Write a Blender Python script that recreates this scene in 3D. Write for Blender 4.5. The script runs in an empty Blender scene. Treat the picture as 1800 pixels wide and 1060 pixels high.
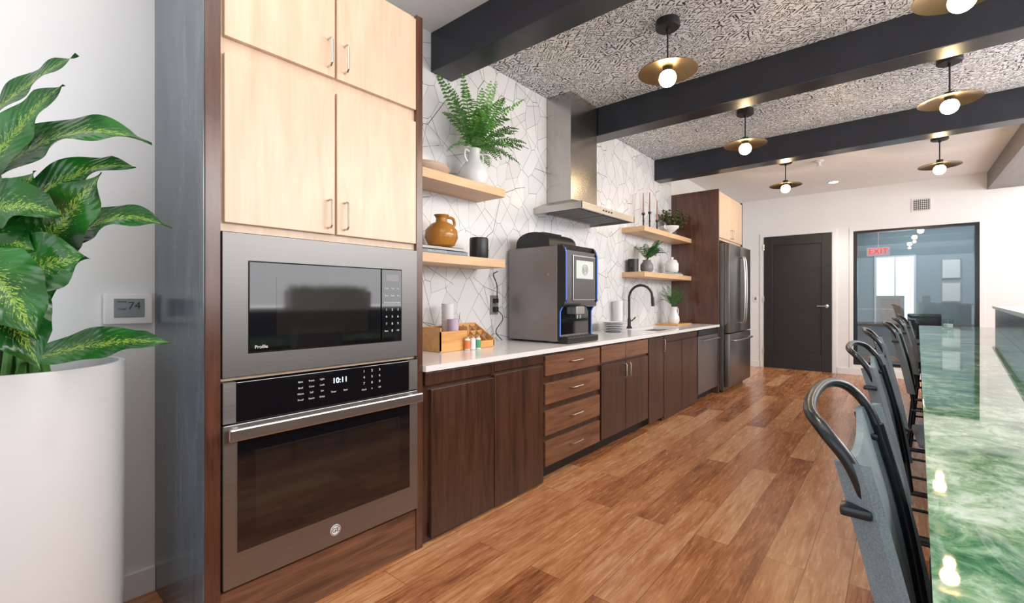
import bpy, bmesh, math, random
from mathutils import Vector, Matrix
random.seed(7)
C = bpy.context.scene.collection
F=810.0; H=1.25; HY=526.0
TH=math.atan(678/F); S=math.sin(TH); CO=math.cos(TH)
def on(px,X):
    t=(px-900)/F; return -X*(CO+S*t)/(S-CO*t)
def onY(px,Y):
    t=(px-900)/F; return Y*(CO*t-S)/(CO+S*t)
def P3(px,py,D):
    L=(px-900)/F*D; return Vector((CO*L-S*D, S*L+CO*D, H+(HY-py)*D/F))
XW=-2.46; XF=-1.835; CEIL=3.08; YF=9.5
# ---------------- materials
class G:
    def __init__(s,name):
        s.m=bpy.data.materials.new(name); s.m.use_nodes=True; s.t=s.m.node_tree
        s.b=s.t.nodes['Principled BSDF']
    def n(s,ty,ins=None,**pr):
        nd=s.t.nodes.new(ty)
        for k,v in pr.items(): setattr(nd,k,v)
        for k,v in (ins or {}).items(): s.put(nd.inputs[k],v)
        return nd
    def put(s,sock,v):
        if isinstance(v,bpy.types.NodeSocket): s.t.links.new(v,sock)
        else: sock.default_value=v
    def set(s,**k):
        for a,v in k.items(): s.put(s.b.inputs[a.replace('_',' ')],v)
    def ma(s,op,a,b=0.0,c=None):
        nd=s.n('ShaderNodeMath',operation=op); s.put(nd.inputs[0],a); s.put(nd.inputs[1],b)
        if c is not None: s.put(nd.inputs[2],c)
        return nd.outputs[0]
    def mix(s,f,a,b,bt='MIX'):
        nd=s.n('ShaderNodeMix',data_type='RGBA',blend_type=bt)
        s.put(nd.inputs[0],f); s.put(nd.inputs[6],a); s.put(nd.inputs[7],b); return nd.outputs[2]
    def co(s,scale=(1,1,1),rot=(0,0,0),which='Object'):
        tc=s.n('ShaderNodeTexCoord'); mp=s.n('ShaderNodeMapping',{'Vector':tc.outputs[which],'Scale':scale,'Rotation':rot}); return mp.outputs[0]
    def noise(s,v,sc,det=3,rough=.5,dist=0):
        return s.n('ShaderNodeTexNoise',{'Vector':v,'Scale':sc,'Detail':det,'Roughness':rough,'Distortion':dist}).outputs[0]
    def ramp(s,f,stops):
        nd=s.n('ShaderNodeValToRGB',{'Fac':f}); e=nd.color_ramp.elements
        while len(e)<len(stops): e.new(.5)
        for i,(p,c) in enumerate(stops): e[i].position=p; e[i].color=(*c,1)
        return nd.outputs[0]
    def bump(s,h,st=.2,d=.01):
        s.put(s.b.inputs['Normal'],s.n('ShaderNodeBump',{'Height':h,'Strength':st,'Distance':d}).outputs[0])
def c4(c): return (c[0],c[1],c[2],1)
def plain(name,c,rough=.5,metal=0,var=.08,scale=8,bump=0,spec=.5,**kw):
    g=G(name); n=g.noise(g.co(),scale,3)
    a=[x*(1-var) for x in c]; b=[min(1,x*(1+var)) for x in c]
    g.set(Base_Color=g.ramp(n,[(.3,a),(.7,b)]),Roughness=rough,Metallic=metal)
    g.b.inputs['Specular IOR Level'].default_value=spec
    if bump: g.bump(g.noise(g.co(),scale*12,2),bump,.004)
    return g.m
def brushed(name,c,rough=.3,sc=(2,2,120),metal=1.0):
    g=G(name); n=g.noise(g.co(sc),3,2)
    g.set(Base_Color=g.ramp(n,[(.3,[x*.94 for x in c]),(.7,[min(1,x*1.05) for x in c])]),Metallic=metal)
    g.set(Roughness=g.ma('MULTIPLY_ADD',n,.08,rough-.04)); return g.m
def emit(name,c,st):
    g=G(name); g.set(Base_Color=c4(c),Emission_Color=c4(c),Emission_Strength=st); return g.m
def wood(name,c1,c2,axis=2,rough=.35,dens=22,contrast=(.35,.68),spec=.5):
    g=G(name); sc=[dens]*3; sc[axis]=1.6
    v=g.co(tuple(sc)); n=g.noise(v,1,4,.6,1.2)
    sc2=[dens*7]*3; sc2[axis]=5; n2=g.noise(g.co(tuple(sc2)),1,2)
    k=g.ma('MULTIPLY_ADD',n2,.3,g.ma('MULTIPLY',n,.75))
    g.set(Base_Color=g.ramp(k,[(contrast[0],c1),(contrast[1],c2)]),Roughness=rough)
    g.b.inputs['Specular IOR Level'].default_value=spec
    g.bump(n2,.06,.002); return g.m
MT={}
MT['wall']=plain('white_paint',(.78,.79,.80),.6,0,.02,2,.10)
MT['ceil']=plain('ceiling_paint',(.80,.81,.82),.75,0,.025,14,.15)
MT['blue_wall']=plain('blue_grey_paint',(.30,.37,.41),.7,0,.04,2)
MT['trimw']=plain('white_trim',(.80,.80,.81),.4,0,.02,3)
MT['beam']=plain('black_beam_paint',(.016,.019,.028),.28,0,.15,5,.03)
MT['beam2']=wood('grey_brown_beam',(.10,.085,.08),(.17,.15,.14),1,.35,10)
MT['maple']=wood('maple',(.60,.43,.295),(.73,.56,.415),2,.36,10,(.3,.72))
MT['mapleY']=wood('maple_shelf',(.62,.38,.20),(.76,.52,.31),1,.4,14)
MT['walnut']=wood('dark_stained_wood',(.024,.010,.006),(.088,.037,.021),2,.30,18)
MT['walnutY']=wood('brown_stained_drawer',(.085,.035,.018),(.24,.11,.058),1,.30,18)
MT['espresso']=wood('brown_veneer',(.05,.018,.011),(.13,.05,.03),2,.24,12,spec=.7)
MT['sideblue']=wood('blue_grey_glossy_veneer',(.042,.060,.078),(.11,.15,.185),2,.20,8,spec=.7)
MT['toe']=plain('toe_kick',(.012,.008,.007),.6)
MT['quartz']=plain('white_quartz',(.82,.81,.81),.16,0,.02,9)
MT['steel']=brushed('brushed_steel',(.51,.49,.47),.30)
MT['ovensteel']=brushed('oven_steel',(.31,.30,.29),.40)
MT['steelv']=brushed('brushed_steel_vertical',(.46,.44,.425),.24,(40,40,1))
MT['slate']=brushed('slate_steel',(.185,.178,.177),.38,(2,2,150),.75)
MT['fridge']=brushed('fridge_slate',(.22,.21,.205),.30,(80,80,2),.9)
MT['bglass']=plain('black_glass',(.006,.006,.008),.05,0,.05,3,spec=1.0)
MT['bglass2']=plain('oven_inner_glass',(.013,.011,.011),.06,0,.1,3,spec=1.0)
MT['black']=plain('matte_black',(.014,.014,.015),.42,0,.1,9)
MT['blackm']=plain('black_powdercoat',(.012,.016,.021),.26,.2,.1,9)
MT['nickel']=plain('satin_nickel',(.66,.60,.54),.28,1,.05,9)
MT['chrome']=plain('chrome',(.75,.75,.76),.12,1,.03,9)
MT['brass']=plain('aged_brass',(.27,.19,.10),.30,1,.1,9)
MT['bulb']=emit('lamp_glow',(1.0,.74,.42),30)
MT['can']=emit('recessed_glow',(1.0,.95,.86),9)
MT['ceramic']=plain('white_ceramic',(.76,.77,.79),.25,0,.03,9)
MT['pot']=plain('white_planter',(.70,.705,.715),.45,0,.02,3)
MT['soil']=plain('soil',(.03,.02,.013),.9,0,.4,40,.5)
MT['amber']=plain('amber_glaze',(.48,.21,.04),.15,0,.25,6)
MT['fern']=plain('fern_green',(.10,.30,.05),.5,0,.5,20)
MT['fernd']=plain('deep_fern_green',(.05,.17,.045),.5,0,.4,20)
MT['olive']=plain('dried_leaves',(.12,.115,.05),.6,0,.4,20)
MT['stem']=plain('green_stem',(.08,.22,.04),.5,0,.2,20)
MT['bamboo']=wood('bamboo',(.58,.27,.08),(.80,.44,.16),1,.4,16)
MT['tan']=wood('tan_wood',(.50,.36,.27),(.68,.52,.42),1,.6,14)
MT['paper']=plain('white_paper',(.84,.84,.85),.6,0,.02,9)
MT['lilac']=plain('lilac_paper',(.62,.50,.66),.6,0,.06,9)
MT['orange']=plain('orange_label',(.75,.22,.06),.5)
MT['green']=plain('green_label',(.08,.35,.18),.5)
MT['brownp']=plain('brown_packet',(.32,.18,.09),.6,0,.2,30)
MT['grey']=plain('grey_plastic',(.22,.21,.22),.4)
MT['cmside']=plain('taupe_metal_case',(.26,.235,.23),.36,.6,.05,4)
MT['blueglow']=emit('blue_light_strip',(.05,.20,.80),.6)
MT['screen']=emit('lit_screen',(.50,.55,.52),.28)
MT['bookblue']=plain('blue_grey_cloth',(.25,.31,.36),.7)
MT['bookw']=plain('pale_cloth',(.6,.58,.55),.7)
MT['ink']=plain('white_lettering',(.7,.7,.72),.5); 
MT['dark_ink']=plain('dark_lettering',(.03,.03,.035),.5)
MT['clock']=emit('clock_digits',(.75,.9,1),1.2)
MT['red']=emit('red_sign_letters',(1,.03,.03),1.3)
MT['signp']=emit('lit_sign_housing',(.75,.62,.64),.30)
MT['candle']=plain('dusty_rose_wax',(.36,.20,.18),.5)
MT['lcd']=plain('grey_display',(.20,.24,.25),.3)
MT['dooblk']=plain('black_door_paint',(.022,.020,.022),.38,0,.1,6)
MT['daylight']=emit('daylight_pane',(.78,.92,1),1.2)
g=G('denim_fabric'); v=g.co(); a=g.noise(v,9,3); b=g.noise(v,420,2)
g.set(Base_Color=g.ramp(g.ma('MULTIPLY_ADD',b,.5,g.ma('MULTIPLY',a,.5)),[(.35,(.11,.145,.165)),(.68,(.24,.295,.325))]),Roughness=.85); g.bump(b,.12,.001); MT['denim']=g.m
# floor planks
g=G('wood_plank_floor'); tc=g.co((1,1,1),(0,0,math.pi/2))
br=g.n('ShaderNodeTexBrick',{'Vector':tc,'Color1':(0,0,0,1),'Color2':(1,1,1,1),'Mortar':(.5,.5,.5,1),'Scale':1.0,'Mortar Size':.0014,'Mortar Smooth':.1,'Bias':0,'Brick Width':1.25,'Row Height':.165},offset=.37,offset_frequency=2)
fac=br.outputs['Color']; bf=br.outputs['Fac']
sep=g.n('ShaderNodeSeparateColor',{'Color':fac}).outputs[0]
off=g.n('ShaderNodeCombineXYZ',{'X':g.ma('MULTIPLY',sep,9.0),'Y':g.ma('MULTIPLY',sep,17.0),'Z':0.0}).outputs[0]
vv=g.n('ShaderNodeVectorMath',{0:g.co((17,1.3,1)),1:off},operation='ADD').outputs[0]
gr=g.noise(vv,1,7,.72,1.8)
vv2=g.n('ShaderNodeVectorMath',{0:g.co((80,7,1)),1:off},operation='ADD').outputs[0]
fine=g.noise(vv2,1,4,.7,.6)
blot=g.noise(g.co((8,2.4,1)),1.0,5,.7,.8)
k=g.ma('ADD',g.ma('ADD',g.ma('MULTIPLY',gr,.54),g.ma('MULTIPLY',fine,.26)),g.ma('ADD',g.ma('MULTIPLY',sep,.19),g.ma('MULTIPLY',blot,.25)))
col=g.ramp(k,[(.42,(.125,.038,.014)),(.53,(.34,.122,.045)),(.63,(.52,.225,.092)),(.77,(.70,.41,.22))])
col=g.mix(g.ma('MULTIPLY',bf,.75),col,(.06,.022,.01,1))
g.set(Base_Color=col,Roughness=g.ma('MULTIPLY_ADD',fine,.22,.14)); g.bump(fine,.07,.003); MT['floor']=g.m
# backsplash
g=G('mosaic_line_tile'); tc=g.n('ShaderNodeTexCoord').outputs['Object']; sx=g.n('ShaderNodeSeparateXYZ',{0:tc})
v2=g.n('ShaderNodeCombineXYZ',{'X':sx.outputs[1],'Y':sx.outputs[2],'Z':0.0}).outputs[0]
def vor(sc,w,rot,st,rnd=1.0,out='DISTANCE_TO_EDGE'):
    mv=g.n('ShaderNodeMapping',{'Vector':v2,'Rotation':(0,0,rot)}).outputs[0]
    mv=g.n('ShaderNodeMapping',{'Vector':mv,'Scale':(1,st,1)}).outputs[0]
    if out!='DISTANCE_TO_EDGE': return g.n('ShaderNodeTexVoronoi',{'Vector':mv,'Scale':sc,'Randomness':rnd},voronoi_dimensions='2D').outputs['Color']
    vo=g.n('ShaderNodeTexVoronoi',{'Vector':mv,'Scale':sc,'Randomness':rnd},voronoi_dimensions='2D',feature='DISTANCE_TO_EDGE').outputs[0]
    return g.ma('LESS_THAN',vo,w)
l1=vor(7.6,.0085,.5,.62); l2=vor(4.4,.0052,-.75,.5)
nz=g.noise(v2,3.0,2); msk=g.ma('GREATER_THAN',nz,.45)
nz2=g.noise(v2,2.3,1); m2=g.ma('GREATER_THAN',nz2,.42)
line=g.ma('MAXIMUM',g.ma('MULTIPLY',l1,g.ma('MULTIPLY_ADD',msk,.42,.48)),g.ma('MULTIPLY',l2,m2))
vs=g.n('ShaderNodeSeparateColor',{'Color':vor(7.6,0,.5,.62,1.0,'c')}).outputs[0]
base=g.mix(vs,(.66,.66,.68,1),(.77,.77,.79,1))
g.set(Base_Color=g.mix(line,base,(.05,.05,.06,1)),Roughness=.22); MT['tile']=g.m
# wallpaper
g=G('tribal_wallpaper'); tc0=g.n('ShaderNodeTexCoord').outputs['Object']; 
nd=g.n('ShaderNodeTexNoise',{'Vector':tc0,'Scale':6.0,'Detail':2}).outputs['Color']
wv=g.n('ShaderNodeVectorMath',{0:nd,'Scale':.05},operation='SCALE').outputs[0]
nd2=g.n('ShaderNodeTexNoise',{'Vector':tc0,'Scale':36.0,'Detail':2}).outputs['Color']
wv2=g.n('ShaderNodeVectorMath',{0:nd2,'Scale':.014},operation='SCALE').outputs[0]
tc=g.n('ShaderNodeVectorMath',{0:tc0,1:wv},operation='ADD').outputs[0]
tc=g.n('ShaderNodeVectorMath',{0:tc,1:wv2},operation='ADD').outputs[0]
s1=g.n('ShaderNodeSeparateXYZ',{0:tc})
def layer(cx,cy,seed,wd):
    X=g.ma('DIVIDE',s1.outputs[0],cx); Y=g.ma('DIVIDE',s1.outputs[1],cy)
    fx=g.ma('ABSOLUTE',g.ma('SUBTRACT',g.ma('FRACT',X),.5)); sxn=g.ma('SUBTRACT',g.ma('FRACT',X),.5)
    fy=g.ma('ABSOLUTE',g.ma('SUBTRACT',g.ma('FRACT',Y),.5)); syn=g.ma('SUBTRACT',g.ma('FRACT',Y),.5)
    idv=g.n('ShaderNodeCombineXYZ',{'X':g.ma('FLOOR',X),'Y':g.ma('FLOOR',Y),'Z':seed}).outputs[0]
    r=g.n('ShaderNodeTexWhiteNoise',{'Vector':idv},noise_dimensions='3D').outputs[0]
    def st(e,f): return g.ma('GREATER_THAN',g.ma('FRACT',g.ma('MULTIPLY',e,f)),wd)
    A=st(g.ma('ADD',fx,fy),2.6); B=st(g.ma('ADD',sxn,g.ma('ADD',syn,2.0)),2.5)
    Cc=st(g.ma('MAXIMUM',fx,fy),4.2); Dd=st(g.ma('ADD',syn,g.ma('ADD',fx,2.0)),2.6)
    E=g.ma('LESS_THAN',g.ma('ABSOLUTE',g.ma('SUBTRACT',fx,fy)),.08)
    def sel(lo,hi,x): return g.ma('MULTIPLY',g.ma('MULTIPLY',g.ma('GREATER_THAN',r,lo),g.ma('LESS_THAN',r,hi)),x)
    o=sel(-.1,.25,A)
    for lo,hi,x in ((.25,.36,B),(.36,.58,Cc),(.58,.76,Dd),(.76,1.1,E)): o=g.ma('ADD',o,sel(lo,hi,x))
    return o
a=layer(.075,.055,1.0,.64); b=layer(.11,.085,5.0,.60); c_=layer(.045,.04,9.0,.58)
pn=g.noise(tc0,7.0,1); pk=g.ma('GREATER_THAN',pn,.54); pl_=g.ma('LESS_THAN',pn,.45); pm=g.ma('SUBTRACT',1.0,g.ma('ADD',pk,pl_))
o=g.ma('ADD',g.ma('ADD',g.ma('MULTIPLY',a,pk),g.ma('MULTIPLY',b,pl_)),g.ma('MULTIPLY',c_,pm))
wear=g.noise(tc0,26,4,.7); o=g.ma('MULTIPLY',o,g.ma('GREATER_THAN',wear,.44))
o2=g.ma('GREATER_THAN',g.noise(tc0,52,3,.6),.64)
g.set(Base_Color=g.mix(g.ma('MAXIMUM',o,o2),(.78,.81,.84,1),(.028,.030,.038,1)),Roughness=.6); MT['paperc']=g.m
# green marble
g=G('green_marble'); v=g.co((1,.8,1)); n1=g.noise(v,3.4,6,.68,1.0); n2=g.noise(v,22,6,.75,.6); n3=g.noise(g.co((2.2,.7,1),(0,0,.5)),1.6,4,.6,2.6)
k=g.ma('ADD',g.ma('MULTIPLY',n1,.54),g.ma('MULTIPLY',n2,.46))
col=g.ramp(k,[(.38,(.012,.070,.032)),(.46,(.070,.21,.105)),(.52,(.21,.38,.22)),(.57,(.40,.56,.43)),(.66,(.66,.76,.70))])
vein=g.ramp(n3,[(.47,(0,0,0)),(.50,(1,1,1)),(.53,(0,0,0))])
col=g.mix(g.ma('MULTIPLY',vein,.2),col,(.70,.78,.76,1))
g.set(Base_Color=col,Roughness=.03); g.b.inputs['Specular IOR Level'].default_value=.7; MT['marble']=g.m
g=G('black_wall_tile'); 
br=g.n('ShaderNodeTexBrick',{'Vector':g.co((1,1,1),(0,math.pi/2,math.pi/2)),'Color1':(.02,.02,.025,1),'Color2':(.05,.05,.055,1),'Mortar':(.005,.005,.005,1),'Scale':1.0,'Mortar Size':.004,'Brick Width':.2,'Row Height':.07})
g.set(Base_Color=br.outputs['Color'],Roughness=.2); MT['btile']=g.m
# leaf
g=G('mottled_leaf'); uv=g.n('ShaderNodeTexCoord').outputs['UV']; su=g.n('ShaderNodeSeparateXYZ',{0:uv})
au=g.ma('ABSOLUTE',g.ma('SUBTRACT',su.outputs[0],.5))
sgn=g.ma('SIGN',g.ma('SUBTRACT',su.outputs[0],.5))
vb=g.ma('SUBTRACT',su.outputs[1],g.ma('MULTIPLY',au,.5))
st=g.n('ShaderNodeCombineXYZ',{'X':g.ma('MULTIPLY',au,15.0),'Y':g.ma('MULTIPLY',vb,50.0),'Z':g.ma('MULTIPLY',sgn,7.0)}).outputs[0]
nn=g.noise(st,1.0,4,.75,.6)
th=g.ma('MULTIPLY_ADD',au,.58,.490)
mt=g.ma('GREATER_THAN',nn,th); rib=g.ma('LESS_THAN',au,.010)
base=g.ramp(g.noise(g.co(),7,2),[(.3,(.005,.048,.008)),(.7,(.020,.155,.017))])
col=g.mix(g.ma('MULTIPLY',mt,.8),base,(.34,.50,.07,1)); col=g.mix(g.ma('MULTIPLY',rib,.6),col,(.14,.32,.06,1))
g.set(Base_Color=col,Roughness=.22); g.bump(g.ma('SINE',g.ma('MULTIPLY',vb,80.0)),.16,.003); MT['leaf']=g.m
g=G('clear_glass'); tr=g.n('ShaderNodeBsdfTransparent',{'Color':(.90,.95,.96,1)}); gl=g.n('ShaderNodeBsdfGlossy',{'Roughness':.01,'Color':(.9,.95,1,1)})
mx=g.n('ShaderNodeMixShader',{'Fac':.04}); g.t.links.new(tr.outputs[0],mx.inputs[1]); g.t.links.new(gl.outputs[0],mx.inputs[2])
g.t.links.new(mx.outputs[0],g.t.nodes['Material Output'].inputs[0]); MT['glass']=g.m
# ---------------- mesh helpers
def BM(): return bmesh.new()
def bx(bm,x0,x1,y0,y1,z0,z1,bev=0.0):
    r=bmesh.ops.create_cube(bm,size=1.0); vs=r['verts']
    for v in vs:
        v.co=Vector(((x0+x1)/2+v.co.x*(x1-x0),(y0+y1)/2+v.co.y*(y1-y0),(z0+z1)/2+v.co.z*(z1-z0)))
    if bev>0:
        es=list({e for v in vs for e in v.link_edges})
        bmesh.ops.bevel(bm,geom=es,offset=bev,segments=2,affect='EDGES',profile=.6)
    return bm
def prism(bm,pts,z0,z1,axis='z'):
    def mk(p,z): return (p[0],p[1],z) if axis=='z' else ((z,p[0],p[1]) if axis=='x' else (p[0],z,p[1]))
    a=[bm.verts.new(mk(p,z0)) for p in pts]; b=[bm.verts.new(mk(p,z1)) for p in pts]
    n=len(pts); bm.faces.new(a[::-1]); bm.faces.new(b)
    for i in range(n): bm.faces.new((a[i],a[(i+1)%n],b[(i+1)%n],b[i]))
    bmesh.ops.recalc_face_normals(bm,faces=bm.faces); return bm
def tube(bm,pts,r,seg=10,closed=False,taper=None):
    pts=[Vector(p) for p in pts]; n=len(pts); rings=[]; up=None
    for i,p in enumerate(pts):
        if closed: t=(pts[(i+1)%n]-pts[i-1]).normalized()
        else: t=(pts[min(i+1,n-1)]-pts[max(i-1,0)]).normalized()
        if up is None:
            up=Vector((0,0,1)) if abs(t.z)<.9 else Vector((1,0,0))
        s=t.cross(up).normalized(); up=s.cross(t).normalized()
        rr=r if taper is None else r*(1+(taper-1)*i/(n-1))
        rings.append([bm.verts.new(p+(s*math.cos(2*math.pi*k/seg)+up*math.sin(2*math.pi*k/seg))*rr) for k in range(seg)])
    m=n if closed else n-1
    for i in range(m):
        a=rings[i]; b=rings[(i+1)%n]
        for k in range(seg): bm.faces.new((a[k],a[(k+1)%seg],b[(k+1)%seg],b[k]))
    if not closed:
        bm.faces.new(rings[0][::-1]); bm.faces.new(rings[-1])
    return bm
def cyl(bm,p0,p1,r,seg=20): return tube(bm,[p0,p1],r,seg)
def lathe(bm,prof,c,seg=32,M=None):
    c=Vector(c); rings=[]
    for (r,z) in prof:
        ring=[]
        for k in range(seg):
            a=2*math.pi*k/seg; p=Vector((max(r,1e-4)*math.cos(a),max(r,1e-4)*math.sin(a),z))
            if M: p=M@p
            ring.append(bm.verts.new(c+p))
        rings.append(ring)
    for i in range(len(rings)-1):
        a=rings[i]; b=rings[i+1]
        for k in range(seg): bm.faces.new((a[k],a[(k+1)%seg],b[(k+1)%seg],b[k]))
    if prof[0][0]>0: bm.faces.new(rings[0][::-1])
    if prof[-1][0]>0: bm.faces.new(rings[-1])
    return bm
def cr(pts,n=6):
    P=[Vector(p) for p in pts]; P=[P[0]*2-P[1]]+P+[P[-1]*2-P[-2]]; out=[]
    for i in range(1,len(P)-2):
        for k in range(n):
            t=k/n; a,b,c,d=P[i-1],P[i],P[i+1],P[i+2]
            out.append(.5*((2*b)+(c-a)*t+(2*a-5*b+4*c-d)*t*t+(3*b-a-3*c+d)*t**3))
    out.append(P[-2]); return out
ORG={}
def thing(name,label,cat,loc=(0,0,0),rz=0,group=None,local=False):
    o=bpy.data.objects.new(name,None); C.objects.link(o); o.empty_display_size=.1
    o.location=loc; o.rotation_euler=(0,0,rz); o['label']=label; o['category']=cat
    if group: o['group']=group
    ORG[o.name]=Vector((0,0,0)) if local else Vector(loc)
    return o
def mk(name,bm,mat,parent=None,smooth=False,org=None,fix=True):
    me=bpy.data.meshes.new(name); 
    if fix: bmesh.ops.recalc_face_normals(bm,faces=bm.faces)
    o0=ORG[parent.name] if parent else (org or Vector((0,0,0)))
    bmesh.ops.translate(bm,verts=bm.verts,vec=-o0)
    bm.to_mesh(me); bm.free()
    ms=mat if isinstance(mat,(list,tuple)) else [mat]
    for m in ms: me.materials.append(MT[m])
    if smooth:
        for p in me.polygons: p.use_smooth=True
        try: me.set_sharp_from_angle(angle=math.radians(38))
        except Exception: pass
    o=bpy.data.objects.new(name,me); C.objects.link(o)
    if parent: o.parent=parent; ORG[o.name]=o0
    else: o.location=o0
    return o
def solo(name,bm,mat,label,cat,group=None,smooth=True):
    xs=[v.co for v in bm.verts]
    c=Vector(((min(v.x for v in xs)+max(v.x for v in xs))/2,(min(v.y for v in xs)+max(v.y for v in xs))/2,min(v.z for v in xs)))
    o=mk(name,bm,mat,None,smooth,c); o['label']=label; o['category']=cat; ORG[o.name]=c
    if group: o['group']=group
    return o
def struct(name,bm,mat,parent=None,smooth=False):
    o=mk(name,bm,mat,parent,smooth)
    if not parent: o['kind']='structure'; ORG[o.name]=Vector((0,0,0))
    return o
def dup(root,loc,rz=None,label=None,group=None):
    r=root.copy(); C.objects.link(r); r.location=loc
    if rz is not None: r.rotation_euler=(0,0,rz)
    if label: r['label']=label
    if group: r['group']=group
    for ch in list(root.children):
        c=ch.copy(); C.objects.link(c); c.parent=r
        for gch in list(ch.children):
            d=gch.copy(); C.objects.link(d); d.parent=c
    return r
def txt(bm,s,size,loc,face='X',ext=.0006,align='CENTER',off=0):
    cu=bpy.data.curves.new('t','FONT'); cu.body=s; cu.size=size; cu.extrude=ext; cu.offset=off; cu.align_x=align; cu.align_y='CENTER'
    ob=bpy.data.objects.new('t',cu); C.objects.link(ob)
    dg=bpy.context.evaluated_depsgraph_get(); me=bpy.data.meshes.new_from_object(ob.evaluated_get(dg))
    M={'X':Matrix(((0,0,1,0),(1,0,0,0),(0,1,0,0),(0,0,0,1))),'Y':Matrix(((1,0,0,0),(0,0,-1,0),(0,1,0,0),(0,0,0,1)))}[face]
    me.transform(Matrix.Translation(Vector(loc))@M); bm.from_mesh(me)
    bpy.data.objects.remove(ob); bpy.data.curves.remove(cu); bpy.data.meshes.remove(me); return bm
def pull_v(bm,y,z0,z1,xf,out=.032,r=.0045):
    tube(bm,[(xf-.001,y,z0),(xf+out*.75,y,z0),(xf+out,y,z0+.009),(xf+out,y,z1-.009),(xf+out*.75,y,z1),(xf-.001,y,z1)],r,8)
def pull_h(bm,y0,y1,z,xf,out=.032,r=.0045):
    tube(bm,[(xf-.001,y0,z),(xf+out*.75,y0,z),(xf+out,y0+.009,z),(xf+out,y1-.009,z),(xf+out*.75,y1,z),(xf-.001,y1,z)],r,8)
# ---------------- room shell
YB=13.2
bm=BM(); bx(bm,-2.62,5,-3,YB,-.12,0); struct('floor',bm,'floor')
bm=BM(); bx(bm,-2.62,5,-3,2.1,CEIL,CEIL+.12); bx(bm,-2.62,5,2.1,6.0,CEIL,CEIL+.12); bx(bm,-2.62,5,6.0,YB,CEIL,CEIL+.12)
o=struct('ceiling',bm,['ceil','paperc'])
for p in o.data.polygons:
    if 2.0<p.center.y<6.1 and abs(p.center.y-4.05)<1.9: p.material_index=1
bm=BM(); bx(bm,-2.62,XW,-3,1.46,0,CEIL); bx(bm,-2.62,XW,1.46,6.46,0,CEIL); bx(bm,-2.62,XW,6.46,YB,0,CEIL)
o=struct('wall_left',bm,['wall','tile'])
for p in o.data.polygons:
    if 1.6<p.center.y<6.3: p.material_index=1
wx0=onY(1500,YF); wx1=onY(1722,YF); wz0,wz1=.17,2.375
bm=BM(); bx(bm,XW,wx0,YF,YF+.12,0,CEIL); bx(bm,wx1,5,YF,YF+.12,0,CEIL); bx(bm,wx0,wx1,YF,YF+.12,wz1,CEIL); bx(bm,wx0,wx1,YF,YF+.12,0,wz0)
struct('wall_far',bm,'wall')
bm=BM(); bx(bm,4.88,5,-3,YF,0,CEIL); struct('wall_right',bm,'wall')
bm=BM(); bx(bm,XW,4.9,YB-.1,YB,0,CEIL); struct('wall_back_room',bm,'blue_wall')
bm=BM(); bx(bm,XW,XW+.016,-3,.535,0,.105,.003); struct('baseboard_left',bm,'trimw')
dx0=onY(1343,YF); dx1=onY(1463,YF)
bm=BM(); bx(bm,XW,dx0-.07,YF-.016,YF,0,.105); bx(bm,dx1+.07,5,YF-.016,YF,0,.105); struct('baseboard_far',bm,'trimw')
for i,y in enumerate((2.07,3.90,5.86)):
    bm=BM(); bx(bm,XW,4.88,y,y+.19,2.81,CEIL,.004); struct('trim_%d'%(i+1),bm,'beam')
bm=BM(); bx(bm,.99,1.45,6.05,YF,2.83,CEIL,.004); struct('trim_4',bm,'beam2')
# door
bm=BM(); bx(bm,dx0-.06,dx0,YF-.02,YF,0,2.45); bx(bm,dx1,dx1+.06,YF-.02,YF,0,2.45); bx(bm,dx0,dx1,YF-.02,YF,2.39,2.45); struct('trim_5',bm,'trimw')
bm=BM(); bx(bm,dx0+.005,dx1-.005,YF-.012,YF-.001,.01,2.385)
dw=dx1-dx0
for (a,b,c,d) in ((0.005,.15,.01,2.385),(dw-.15,dw-.005,.01,2.385),(.15,dw-.15,2.22,2.385),(.15,dw-.15,.01,.30)): bx(bm,dx0+a,dx0+b,YF-.034,YF-.01,c,d,.006)
d=struct('door_1',bm,'dooblk')
bm=BM(); lathe(bm,[(.03,0),(.03,.012),(.014,.014),(.012,.05)],(dx1-.075,YF-.034,1.13),16,Matrix.Rotation(math.pi/2,3,'X')); tube(bm,[(dx1-.075,YF-.08,1.13),(dx1-.21,YF-.08,1.13)],.013,8)
mk('door_handle',bm,'chrome',d,True)
for z in (.3,1.25,2.2):
    bm=BM(); cyl(bm,(dx0+.004,YF-.036,z-.05),(dx0+.004,YF-.036,z+.05),.009,10); mk('hinge',bm,'chrome',d)
t_=thing('light_switch','small white light switch plate on the far wall left of the black door','light switch',(dx0-.14,YF-.008,1.2))
bm=BM(); bx(bm,dx0-.18,dx0-.10,YF-.008,YF,1.20,1.32,.002); mk('plate',bm,'trimw',t_)
bm=BM(); bx(bm,dx0-.155,dx0-.125,YF-.014,YF-.007,1.235,1.285,.002); mk('rocker',bm,'grey',t_)
# interior window
bm=BM(); t=.05
bx(bm,wx0,wx0+t,YF-.004,YF+.13,wz0,wz1); bx(bm,wx1-t,wx1,YF-.004,YF+.13,wz0,wz1); bx(bm,wx0+t,wx1-t,YF-.004,YF+.13,wz1-t*.7,wz1); bx(bm,wx0+t,wx1-t,YF-.004,YF+.13,wz0,wz0+t)
w=struct('window_1',bm,'blackm')
bm=BM(); bx(bm,wx0+t,wx1-t,YF+.05,YF+.056,wz0+t,wz1-t); mk('glass_pane',bm,'glass',w)
bm=BM(); bx(bm,wx0-.05,wx0,YF-.012,YF,0,2.375); bx(bm,wx1,wx1+.05,YF-.012,YF,0,2.375); bx(bm,wx0-.05,wx1+.05,YF-.012,YF,2.376,2.43); struct('trim_6',bm,'trimw')
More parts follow.
